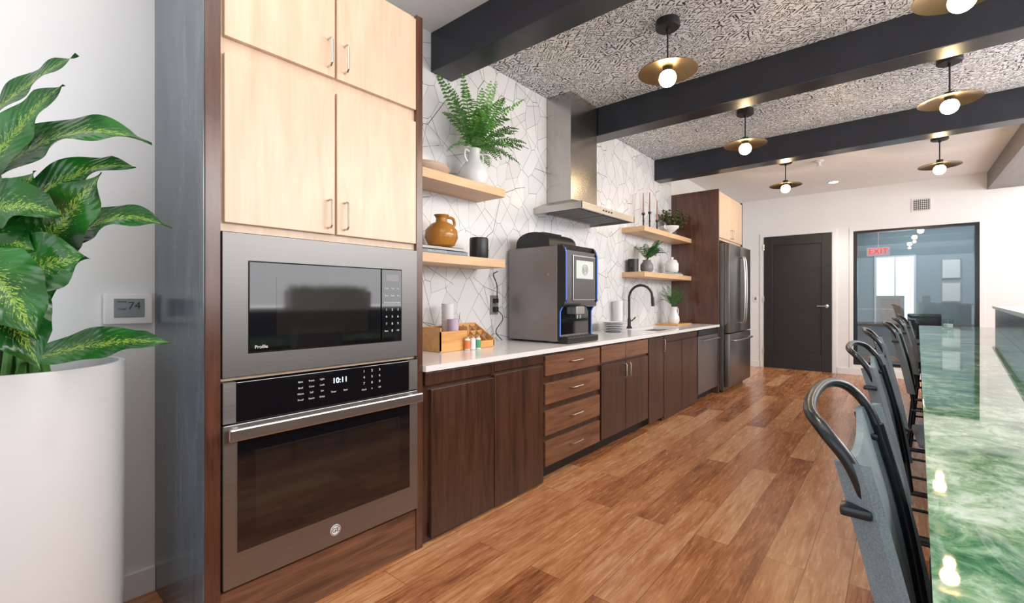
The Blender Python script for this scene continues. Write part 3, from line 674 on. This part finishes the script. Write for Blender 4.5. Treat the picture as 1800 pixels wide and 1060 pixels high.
def book(label,x0,x1,ya,yb,z0,z1,cov,text=None):
    t=thing('book',label,'book',((x0+x1)/2,(ya+yb)/2,z0))
    bm=BM(); bx(bm,x0,x1,ya,yb,z0,z0+.003); bx(bm,x0,x1,ya,yb,z1-.003,z1); bx(bm,x1-.003,x1,ya,yb,z0,z1); mk('cover',bm,cov,t)
    bm=BM(); bx(bm,x0+.004,x1-.004,ya+.004,yb-.004,z0+.003,z1-.003); mk('pages',bm,'paper',t)
    if text: bm=BM(); txt(bm,text,(z1-z0)*.75,(x1+.0006,(ya+yb)/2+.02,(z0+z1)/2),'X'); mk('lettering',bm,'ink',t)
    return t
bky0=1.60; bky1=on(822,-2.2)
book('blue-grey book lying lowest under the amber jug',-2.40,-2.20,bky0,bky1,1.536,1.562,'bookblue','THE COOKBOOK')
book('pale book lying on top of the blue-grey one under the amber jug',-2.39,-2.205,bky0,bky1-.03,1.5625,1.584,'bookw')
jy=on(776,-2.29); 
t=thing('jug','glossy amber glazed round jug with small handle on stacked books','jug',(-2.29,jy,1.585))
bm=BM(); lathe(bm,[(.05,1.585),(.085,1.60),(.108,1.65),(.104,1.70),(.068,1.74),(.038,1.755),(.036,1.78),(.05,1.80),(.044,1.80),(.03,1.775)],(-2.29,jy,0),36); mk('jug_body',bm,'amber',t,True)
bm=BM(); tube(bm,cr([(-2.28,jy+.035,1.79),(-2.27,jy+.08,1.785),(-2.27,jy+.097,1.75),(-2.28,jy+.085,1.722)],6),.010,8); mk('handle',bm,'amber',t,True)
cyy=on(833,-2.27)
bm=BM(); lathe(bm,[(.062,1.536),(.066,1.545),(.066,1.665),(.062,1.678),(.056,1.678),(.05,1.60),(.0,1.60)],(-2.25,cyy+.03,0),32)
solo('candle_jar',bm,'black','matte black cylindrical jar on the lower left shelf beside the books','jar')
for i,(px,h,lb) in enumerate(((1131,.20,'black candlestick with rose taper, leftmost on the shelf right of the hood'),(1142,.24,'tallest middle black candlestick with rose taper candle'),(1155,.17,'short black candlestick with rose taper beside the white bowl'))):
    x=-2.33; y=on(px,x); z=2.081; hh=h
    t=thing('candlestick',lb,'candlestick',(x,y,z),0,None)
    bm=BM(); lathe(bm,[(.045,z),(.045,z+.008),(.012,z+.02),(.009,z+.04),(.009,z+hh*.5),(.017,z+hh*.52),(.009,z+hh*.55),(.009,z+hh-.03),(.02,z+hh-.02),(.02,z+hh)],(x,y,0),16); mk('holder',bm,'black',t,True)
    bm=BM(); tube(bm,[(x,y,z+hh),(x,y,z+hh+.24)],.011,10,taper=.5); mk('candle',bm,'candle',t,True)
x=-2.26; y=on(1176,x)
t=thing('footed_bowl','white ceramic footed bowl with ear handles beside the candlesticks','bowl',(x,y,2.081))
bm=BM(); lathe(bm,[(.05,2.081),(.035,2.10),(.07,2.12),(.12,2.165),(.125,2.185),(.117,2.185),(.06,2.13),(0,2.12)],(x,y,0),32); mk('bowl_body',bm,'ceramic',t,True)
for sg in (-1,1):
    bm=BM(); tube(bm,cr([(x,y+sg*.12,2.175),(x,y+sg*.155,2.18),(x,y+sg*.15,2.15),(x,y+sg*.105,2.145)],5),.008,8); mk('handle',bm,'ceramic',t,True)
x=-2.32; y=pY-.32
t=thing('dried_plant','sprawling dark olive leafy sprigs behind the white bowl','plant',(x,y,2.081))
bm=BM(); lathe(bm,[(.045,2.081),(.06,2.12),(.05,2.17),(.03,2.19)],(x,y,0),20); mk('vase',bm,'black',t,True)
bm=BM()
for i in range(28):
    az=random.uniform(0,6.28); L=random.uniform(.12,.27); rs=random.uniform(.14,.36)
    pts=[Vector((x,y,2.18))+Vector((math.cos(az)*L*u*.9,math.sin(az)*L*u*1.1,rs*u-.08*u*u)) for u in [k/6 for k in range(7)]]
    pts=[Vector((max(p.x,XW+.05),min(p.y,pY-.055),p.z)) for p in pts]
    tube(bm,pts,.0025,5)
    for p in pts[2:]:
        for k in range(5):
            d=Vector((random.uniform(-1,1),random.uniform(-1,1),random.uniform(-.5,1))).normalized()*.038; s=d.cross(Vector((0,0,1))).normalized()*.019
            vs=[bm.verts.new(p),bm.verts.new(p+d*.5+s),bm.verts.new(p+d),bm.verts.new(p+d*.5-s)]; bm.faces.new(vs)
mk('sprigs',bm,'olive',t,fix=False)
x=-2.38; y=on(1113,x)
t=thing('mug','matte black mug at the left end of the shelf above the sink','mug',(x,y,1.566))
bm=BM(); lathe(bm,[(.05,1.566),(.06,1.575),(.062,1.72),(.057,1.72),(.054,1.60),(0,1.60)],(x,y,0),28); mk('cup',bm,'black',t,True)
bm=BM(); tube(bm,cr([(x+.02,y-.058,1.69),(x+.025,y-.095,1.68),(x+.025,y-.095,1.62),(x+.02,y-.058,1.61)],5),.008,8); mk('handle',bm,'black',t,True)
x=-2.29; y=on(1137,x)
bm=BM(); lathe(bm,[(.05,1.566),(.075,1.60),(.075,1.66),(.045,1.70),(.05,1.715),(.04,1.715)],(x,y,0),28)
solo('vase',bm,'grey','dark grey round vase holding a fern on the shelf above the sink','vase')
fern('green fern trailing from the dark vase above the sink',(x,y,1.717),22,.29,'fernd',.05,(.18,.38),.19)
x=-2.29; y=on(1181,x)
book('pale slim book lying lowest beneath the white lidded jar',-2.38,-2.2,y-.14,y+.16,1.566,1.585,'bookw')
book('blue-grey book directly beneath the white lidded jar above the sink',-2.37,-2.21,y-.12,y+.14,1.5855,1.603,'bookblue')
t=thing('lidded_jar','white ceramic jar with knob lid standing on books above the sink','jar',(x,y,1.604))
bm=BM(); lathe(bm,[(.07,1.604),(.085,1.625),(.085,1.72),(.07,1.74)],(x,y,0),28); mk('jar_body',bm,'ceramic',t,True)
bm=BM(); lathe(bm,[(.072,1.741),(.06,1.765),(.02,1.775),(.022,1.805),(0,1.81)],(x,y,0),28); mk('lid',bm,'ceramic',t,True)
x=-2.26; y=on(1184,x)
bm=BM(); bx(bm,-2.42,-2.12,y-.22,y+.28,.9155,.932,.006); solo('cutting_board',bm,'bamboo','thin wooden cutting board lying on the counter beyond the sink','cutting board',smooth=False)
t=thing('pitcher','small white pitcher holding a fern on the cutting board beyond the sink','vase',(x,y,.933))
bm=BM(); lathe(bm,[(.06,.933),(.075,.96),(.072,1.02),(.045,1.08),(.042,1.13),(.055,1.15),(.048,1.15),(.036,1.12)],(x,y,0),28); mk('vase_body',bm,'ceramic',t,True)
bm=BM(); tube(bm,cr([(x+.01,y+.045,1.13),(x+.02,y+.10,1.12),(x+.02,y+.105,1.05),(x+.01,y+.068,1.01)],5),.008,8); mk('handle',bm,'ceramic',t,True)
fern('small green fern in the white pitcher on the cutting board',(x,y,1.152),17,.23,'fernd',.045,(.2,.42),.2)
# plates, cups
x=-2.25; y=on(1078,x)
pp=None
for k in range(6):
    z=.9155+k*.017
    if pp is None:
        bm=BM(); lathe(bm,[(.07,0),(.11,.012),(.135,.016),(.135,.019),(.11,.015),(0,.006)],(x,y,z),36); pp=solo('plate',bm,'ceramic','white plate in the stack beside the coffee machine','plate','stacked white plates')
    else: c=pp.copy(); C.objects.link(c); c.location=pp.location+Vector((0,0,k*.017))
def cup_stack(x,y,z,n,r,h,step,mat,label,grp):
    p0=None
    for k in range(n):
        if p0 is None:
            bm=BM(); lathe(bm,[(r*.7,0),(r,h-.004),(r*1.05,h),(r*.96,h),(r*.66,.004),(0,.004)],(x,y,z),24); p0=solo('paper_cup',bm,mat,label,'cup',grp)
        else: c=p0.copy(); C.objects.link(c); c.location=p0.location+Vector((0,0,k*step))
cup_stack(-2.38,on(1087,-2.38),.9155,12,.048,.12,.018,'paper','white paper cup in the tall stack behind the plates','tall stack of white cups')
# ---------------- coffee machine
m0=2.86; m1=on(1042,-1.935); MX=-1.955
t=thing('coffee_machine','large taupe and black coffee machine with blue lit front on the counter','coffee machine',(-2.18,(m0+m1)/2,.916))
bm=BM(); bx(bm,-2.43,MX,m0,m1,.93,1.655,.008); mk('case',bm,'cmside',t)
for xx in (-2.38,-2.0):
    for yy in (m0+.05,m1-.05):
        bm=BM(); cyl(bm,(xx,yy,.9155),(xx,yy,.935),.02,12); mk('foot',bm,'black',t)
bm=BM(); prism(bm,[(MX,1.19),(MX,1.665),(MX+.035,1.665),(MX+.06,1.62),(MX+.06,1.20),(MX+.045,1.19)],m0+.01,m1-.01,'y'); mk('front_panel',bm,'bglass',t)
for yy in (m0+.006,m1-.03):
    bm=BM(); prism(bm,[(MX,.95),(MX,1.655),(MX+.045,1.655),(MX+.07,1.60),(MX+.07,1.24),(MX+.015,1.16),(MX+.015,.95)],yy,yy+.024,'y'); mk('side_bezel',bm,'black',t)
    bm=BM(); tube(bm,[(MX+.062,yy+.012,1.635),(MX+.071,yy+.012,1.595),(MX+.071,yy+.012,1.25),(MX+.017,yy+.012,1.155),(MX+.016,yy+.012,.97)],.004,8); mk('light_strip',bm,'blueglow',t)
sa,sb=m0+.13,m1-.05
bm=BM(); bx(bm,MX+.06,MX+.067,sa-.010,sb+.010,1.240,1.590,.004); sc_=mk('screen_frame',bm,'steel',t)
bm=BM(); bx(bm,MX+.0665,MX+.069,sa,sb,1.25,1.58); mk('screen',bm,'bglass',sc_)
ymid=(sa+sb)/2
bm=BM(); bx(bm,MX+.069,MX+.0697,sa+.03,sb-.03,1.41,1.55); mk('screen_image',bm,'screen',sc_)
for rr in (.040,.026,.013):
    bm=BM(); tube(bm,[(MX+.0707,ymid+rr*math.cos(a*math.pi/14),1.48+rr*math.sin(a*math.pi/14)) for a in range(28)],.002,6,True); mk('screen_ring',bm,'grey',sc_)
bm=BM(); bx(bm,MX,MX+.004,m0+.04,m1-.04,.98,1.19); mk('niche',bm,'bglass',t)
bm=BM(); bx(bm,MX,MX+.05,ymid-.09,ymid+.03,1.13,1.195,.006); 
for k in (-.05,-.01): cyl(bm,(MX+.03,ymid+k,1.10),(MX+.03,ymid+k,1.135),.008,10)
mk('spout',bm,'steel',t)
bm=BM(); bx(bm,MX-.01,MX+.085,m0+.02,m1-.02,.9165,.965,.008); d=mk('drip_tray',bm,'black',t)
bm=BM()
for k in range(9): yy=m0+.07+k*(m1-m0-.14)/8; bx(bm,MX+.008,MX+.078,yy-.006,yy+.006,.965,.969)
mk('tray_grid',bm,'steel',d)
bm=BM(); arc=[(-2.21+.165*math.cos(a*math.pi/14),1.665+.115*math.sin(a*math.pi/14)**.7) for a in range(0,15)]
prism(bm,[(-2.03,1.655)]+arc+[(-2.385,1.655)],m0+.03,m1-.08,'y'); mk('hopper',bm,'black',t,True)
bm=BM(); bx(bm,-2.27,-2.15,m0+.1,m1-.14,1.777,1.785,.003); mk('hopper_lid',bm,'bglass',t)
bm=BM(); lathe(bm,[(.012,0),(.012,.006)],(-2.03,m0-.001,1.44),14,Matrix.Rotation(math.pi/2,3,'X')); mk('lock',bm,'chrome',t)
# outlet + cable
oy=on(868,XW)
t=thing('outlet','dark wall outlet plate on the tile beside the coffee machine','outlet',(XW,oy,1.16))
bm=BM(); bx(bm,XW,XW+.008,oy-.045,oy+.045,1.13,1.28,.003); mk('plate',bm,'grey',t)
for za,zb in ((1.15,1.19),(1.22,1.255)):
    bm=BM(); bx(bm,XW+.008,XW+.035,oy-.02,oy+.02,za,zb,.003); mk('plug',bm,'black',t)
for pts,lb in (([(XW+.035,oy,1.24),(XW+.06,oy-.03,1.36),(XW+.04,oy-.05,1.44),(XW+.03,oy+.01,1.47)],'black cord rising from the outlet towards the shelf'),
    ([(XW+.035,oy,1.17),(XW+.07,oy+.03,1.10),(XW+.05,oy-.03,1.0),(XW+.04,oy+.05,.925)],'black cord hanging from the outlet behind the coffee machine')):
    bm=BM(); tube(bm,cr(pts,6),.004,6); solo('power_cord',bm,'black',lb,'cord')
# ---------------- bamboo caddy
k0,k1=1.92,2.42; kx0,kx1=-2.38,-2.19; km=2.16
t=thing('bamboo_caddy','bamboo countertop organizer with sloping packet slots beside the oven cabinet','organizer',(-2.28,2.17,.916))
bm=BM()
bx(bm,kx0,kx1,k0,k1,.9165,.924); bx(bm,kx0,kx0+.008,k0,km,.924,1.07); bx(bm,kx1-.008,kx1,k0,km,.924,1.045); bx(bm,kx0,kx1,k0,k0+.008,.924,1.07); bx(bm,kx0,kx1,km-.004,km+.004,.924,1.07)
bx(bm,kx0,kx0+.008,km,k1,.924,1.08)
prism(bm,[(kx0,.924),(kx0,1.08),(kx1,.975),(kx1,.924)],k1-.008,k1,'y'); bx(bm,kx1-.008,kx1,km,k1,.924,.965)
mk('frame',bm,'bamboo',t)
for k in range(3):
    bm=BM(); yy=km+(k+1)*(k1-km)/4; prism(bm,[(kx0+.008,.924),(kx0+.008,1.07),(kx1-.008,.965),(kx1-.008,.924)],yy-.003,yy+.003,'y'); mk('divider',bm,'bamboo',t)
for k in range(4):
    for j in range(3):
        yy=km+(k+.5)*(k1-km)/4; xx=kx0+.03+j*.045
        bm=BM(); bx(bm,xx-.006,xx+.006,yy-.024,yy+.024,.9245,1.055-j*.025,.001)
        nmz=('leftmost','second','third','rightmost')[k]; rw=('back','middle','front')[j]
        solo('tea_packet',bm,('brownp','bamboo','brownp')[j],'brown paper packet in the %s slot of the bamboo organizer, %s row'%(nmz,rw),'packet',smooth=False)
for k,(mm,lb) in enumerate((('orange','small bottle with orange label in front of the bamboo organizer'),('paper','small white bottle in front of the bamboo organizer'),('green','small bottle with green label in front of the bamboo organizer'))):
    yy=2.13+k*.05; xx=-2.165; t=thing('small_bottle',lb,'bottle',(xx,yy,.916))
    bm=BM(); lathe(bm,[(.017,.9165),(.019,.92),(.019,.985),(.012,.993)],(xx,yy,0),18); mk('bottle_body',bm,'paper',t,True)
    bm=BM(); lathe(bm,[(.0196,.925),(.0196,.98)],(xx,yy,0),18); mk('label_band',bm,mm,t)
    bm=BM(); lathe(bm,[(.013,.993),(.013,1.003)],(xx,yy,0),14); mk('cap',bm,'bamboo',t)
cup_stack(-2.33,on(787,-2.33),.925,8,.042,.10,.028,'paper','white paper cup in the stack inside the bamboo organizer','white cups in the organizer')
cup_stack(-2.24,on(806,-2.24)-.05,.925,5,.038,.10,.024,'lilac','pale lilac paper cup in the shorter stack inside the bamboo organizer','lilac cups in the organizer')
# ---------------- bar
BZ=.93
def EX(y): return .0285+.0248*(y-.656)
def LX(y): return .5+.0786*(max(y,3.3)-3.36)
bt=thing('bar','long bar with glossy green marble top and dark base on the right','bar',(.4,3.4,0))
bm=BM(); prism(bm,[(EX(-.6),-.6),(EX(7.5),7.5),(LX(7.5)+.02,7.5),(LX(3.3)+.02,3.3),(LX(-.6)+.02,-.6)],BZ-.045,BZ); mk('bar_top',bm,'marble',bt)
bm=BM(); prism(bm,[(LX(0)-.05,-.58),(LX(0)-.05,3.3),(LX(7.4)-.05,7.4),(LX(7.4)+.015,7.4),(LX(0)+.015,3.3),(LX(0)+.015,-.58)],0,BZ-.046); mk('base',bm,'walnut',bt)
t=thing('raised_ledge','black tiled raised ledge with white cap along the far side of the bar','ledge',(LX(3),3,0))
def lp(a,b,e=0): return [(LX(0)+a,-.6-e),(LX(0)+a,3.3),(LX(7.55)+a,7.55+e),(LX(7.55)+b,7.55+e),(LX(0)+b,3.3),(LX(0)+b,-.6-e)]
bm=BM(); prism(bm,lp(.021,.18),0,1.145); mk('tiled_face',bm,'btile',t)
bm=BM(); prism(bm,lp(0,.22,.02),1.146,1.172); mk('cap',bm,'quartz',t)
t=thing('ledge_planter','white rectangular planter on the raised ledge, seen mirrored in the microwave glass','planter',(LX(2.3)+.1,2.3,1.173))
bm=BM(); bx(bm,LX(2.3)+.03,LX(2.3)+.17,1.9,2.72,1.1725,1.33,.004); mk('box',bm,'pot',t)
bm=BM()
for i in range(420):
    x=LX(2.3)+.05+random.random()*.1; y=1.92+random.random()*.78; a=random.uniform(-.03,.03); b=random.uniform(-.03,.03); h=random.uniform(.03,.08)
    bm.faces.new([bm.verts.new((x,y-.004,1.328)),bm.verts.new((x,y+.004,1.328)),bm.verts.new((x+a,y+b,1.328+h))])
mk('grass',bm,'fern',t,fix=False)
x,y=.42,6.9
t=thing('glass_jar','small clear glass jar near the far end of the marble bar','jar',(x,y,BZ))
bm=BM(); lathe(bm,[(.04,BZ+.001),(.05,BZ+.01),(.05,BZ+.10),(.045,BZ+.10),(.044,BZ+.012),(0,BZ+.012)],(x,y,0),20); mk('glass',bm,'glass',t,True)
bm=BM(); lathe(bm,[(.038,BZ+.013),(.04,BZ+.05),(0,BZ+.052)],(x,y,0),16); mk('wax',bm,'ceramic',t,True)
# ---------------- stools
def make_stool(label):
    t=thing('bar_stool',label,'bar stool',(0,0,0),0,'denim and black bar stools along the marble bar',local=True)
    bm=BM(); bx(bm,-.08,.22,-.18,.18,.600,.635,.016); mk('seat',bm,'denim',t,True)
    bm=BM(); tube(bm,cr([(-.13,-.19,.595),(.20,-.19,.595),(.22,-.16,.595),(.22,.16,.595),(.20,.19,.595),(-.13,.19,.595)],4),.009,8); mk('seat_frame',bm,'blackm',t,True)
    for sg in (-1,1):
        bm=BM(); tube(bm,cr([(-.12,sg*.190,.595),(-.135,sg*.193,.72),(-.162,sg*.195,.88),(-.196,sg*.195,1.02)],5),.009,10); mk('back_post',bm,'blackm',t,True)
        bm=BM(); bx(bm,-.222,-.190,sg*.200-.012,sg*.200+.012,.990,1.002,.004); mk('clamp',bm,'blackm',t,True)
    bm=BM(); tube(bm,cr([(-.192,-.196,1.00),(-.212,-.198,1.05),(-.240,-.188,1.084),(-.262,-.13,1.098),(-.268,0,1.104),(-.262,.13,1.098),(-.240,.188,1.084),(-.212,.198,1.05),(-.192,.196,1.00)],7),.0082,12); mk('top_hoop',bm,'blackm',t,True)
    bm=BM(); n=18; mz=14; F_=[];
    for i in range(n+1):
        e=-1+2*i/n; y=.212*e; row=[]
        for k in range(mz+1):
            u=k/mz; z=.69+u*(.365-.03*(1-e*e)); bow=.012*(1-e*e)
            wrap=.030*max(0,abs(e)-.90)/.10
            row.append(Vector((-.150-.060*u-.018*u*u+bow+wrap-.004,y,z)))
        F_.append(row)
    fr=[[bm.verts.new(p) for p in r] for r in F_]; bk_=[[bm.verts.new(p+Vector((.010,0,0))) for p in r] for r in F_]
    for i in range(n):
        for k in range(mz):
            bm.faces.new((fr[i][k],fr[i+1][k],fr[i+1][k+1],fr[i][k+1])); bm.faces.new((bk_[i][k],bk_[i][k+1],bk_[i+1][k+1],bk_[i+1][k]))
    for i in range(n): bm.faces.new((fr[i][0],bk_[i][0],bk_[i+1][0],fr[i+1][0])); bm.faces.new((fr[i][mz],fr[i+1][mz],bk_[i+1][mz],bk_[i][mz]))
    for k in range(mz): bm.faces.new((fr[0][k],fr[0][k+1],bk_[0][k+1],bk_[0][k])); bm.faces.new((fr[n][k],bk_[n][k],bk_[n][k+1],fr[n][k+1]))
    b=mk('backrest',bm,'denim',t,True)
    for i in (2,n-2):
        bm=BM(); tube(bm,[F_[i][k]+Vector((-.0015,0,0)) for k in range(mz+1)],.0014,6); mk('seam',bm,'dark_ink',b)
    for sx in (-1,1):
        for sg in (-1,1):
            bm=BM(); tube(bm,[(sx*.15+.02,sg*.18,.595),(sx*.20+.02,sg*.215,.0)],.0095,10); mk('leg',bm,'blackm',t,True)
    bm=BM(); pt=lambda sx,sg: (sx*.183+.02,sg*.203,.20)
    tube(bm,[pt(-1,-1),pt(1,-1),pt(1,1),pt(-1,1)],.008,8,True); mk('footrest',bm,'blackm',t,True)
    return t
st0=make_stool('nearest denim and black bar stool, in the lower right foreground')
st0.location=(.168,.89,0); 
for (x,y,r,lb) in ((.15,1.87,-.02,'second denim bar stool from the foreground along the marble bar'),(.14,2.85,.05,'third denim bar stool from the foreground along the marble bar'),(.20,3.8,-.03,'fourth denim bar stool from the foreground along the marble bar'),
    (.24,4.75,0,'fifth denim bar stool from the foreground along the marble bar'),(.27,5.7,.04,'farthest denim bar stool, sixth from the foreground at the bar')):
    dup(st0,(x,y,0),r,lb)
# ---------------- camera, lights
cam=bpy.data.cameras.new('camera'); co=bpy.data.objects.new('camera',cam); C.objects.link(co)
co.location=(0,0,H); co.rotation_euler=(math.pi/2,0,TH); cam.sensor_width=36; cam.lens=F/1800*36; cam.shift_y=-(530-HY)/1800; cam.clip_start=.03
bpy.context.scene.camera=co
def area(loc,rot,sx,sy,e,col=(1,1,1)):
    l=bpy.data.lights.new('area','AREA'); l.shape='RECTANGLE'; l.size=sx; l.size_y=sy; l.energy=e; l.color=col
    o=bpy.data.objects.new('area_light',l); C.objects.link(o); o.location=loc; o.rotation_euler=rot; return o
R=math.radians
area((.6,-2.7,1.6),(R(90),0,0),4.5,2.4,54,(.90,.95,1))
area((4.7,3.4,1.7),(R(90),0,R(90)),6.5,2.4,140,(.93,.96,1))
area((2.7,4.4,2.72),(0,R(52),0),1.0,5.6,175,(1,.98,.95))  # unseen fill tilted down, added to brighten floor and cabinets
area((2.9,4.8,1.15),(R(180),0,0),2.2,8.0,150,(.93,.96,1))  # unseen up-light behind the bar, added to lift the dark ceiling
area((0,-1.7,.9),(R(180),0,0),4,1.6,30,(.95,.97,1))  # second unseen up-fill, added behind the camera
area((-.6,.5,3.0),(0,0,0),2.2,1.2,20,(1,.97,.92))
area((2.8,8.2,2.7),(R(20),R(40),0),1.5,1.5,28,(1,.98,.95))
area((.5,12,2.95),(0,0,0),2,1.5,34,(.90,.96,1))
for (x,y) in PL:
    l=bpy.data.lights.new('lamp','POINT'); l.energy=6; l.color=(1,.74,.42); l.shadow_soft_size=.03
    o=bpy.data.objects.new('lamp_light',l); C.objects.link(o); o.location=(x,y,2.60)
def spot(loc,e,ang=110,col=(1,.93,.84)):
    l=bpy.data.lights.new('spot','SPOT'); l.energy=e; l.spot_size=math.radians(ang); l.spot_blend=.8; l.shadow_soft_size=.08; l.color=col
    o=bpy.data.objects.new('spot_light',l); C.objects.link(o); o.location=loc
spot((-.77,8.74,3.0),60); spot((-.6,1.5,3.0),50)
wd=bpy.data.worlds.new('world'); bpy.context.scene.world=wd; wd.use_nodes=True
b=wd.node_tree.nodes['Background']; b.inputs[0].default_value=(.84,.92,1,1); b.inputs[1].default_value=.55
bpy.context.scene.view_settings.view_transform='Standard'
bpy.context.scene.view_settings.exposure=.05
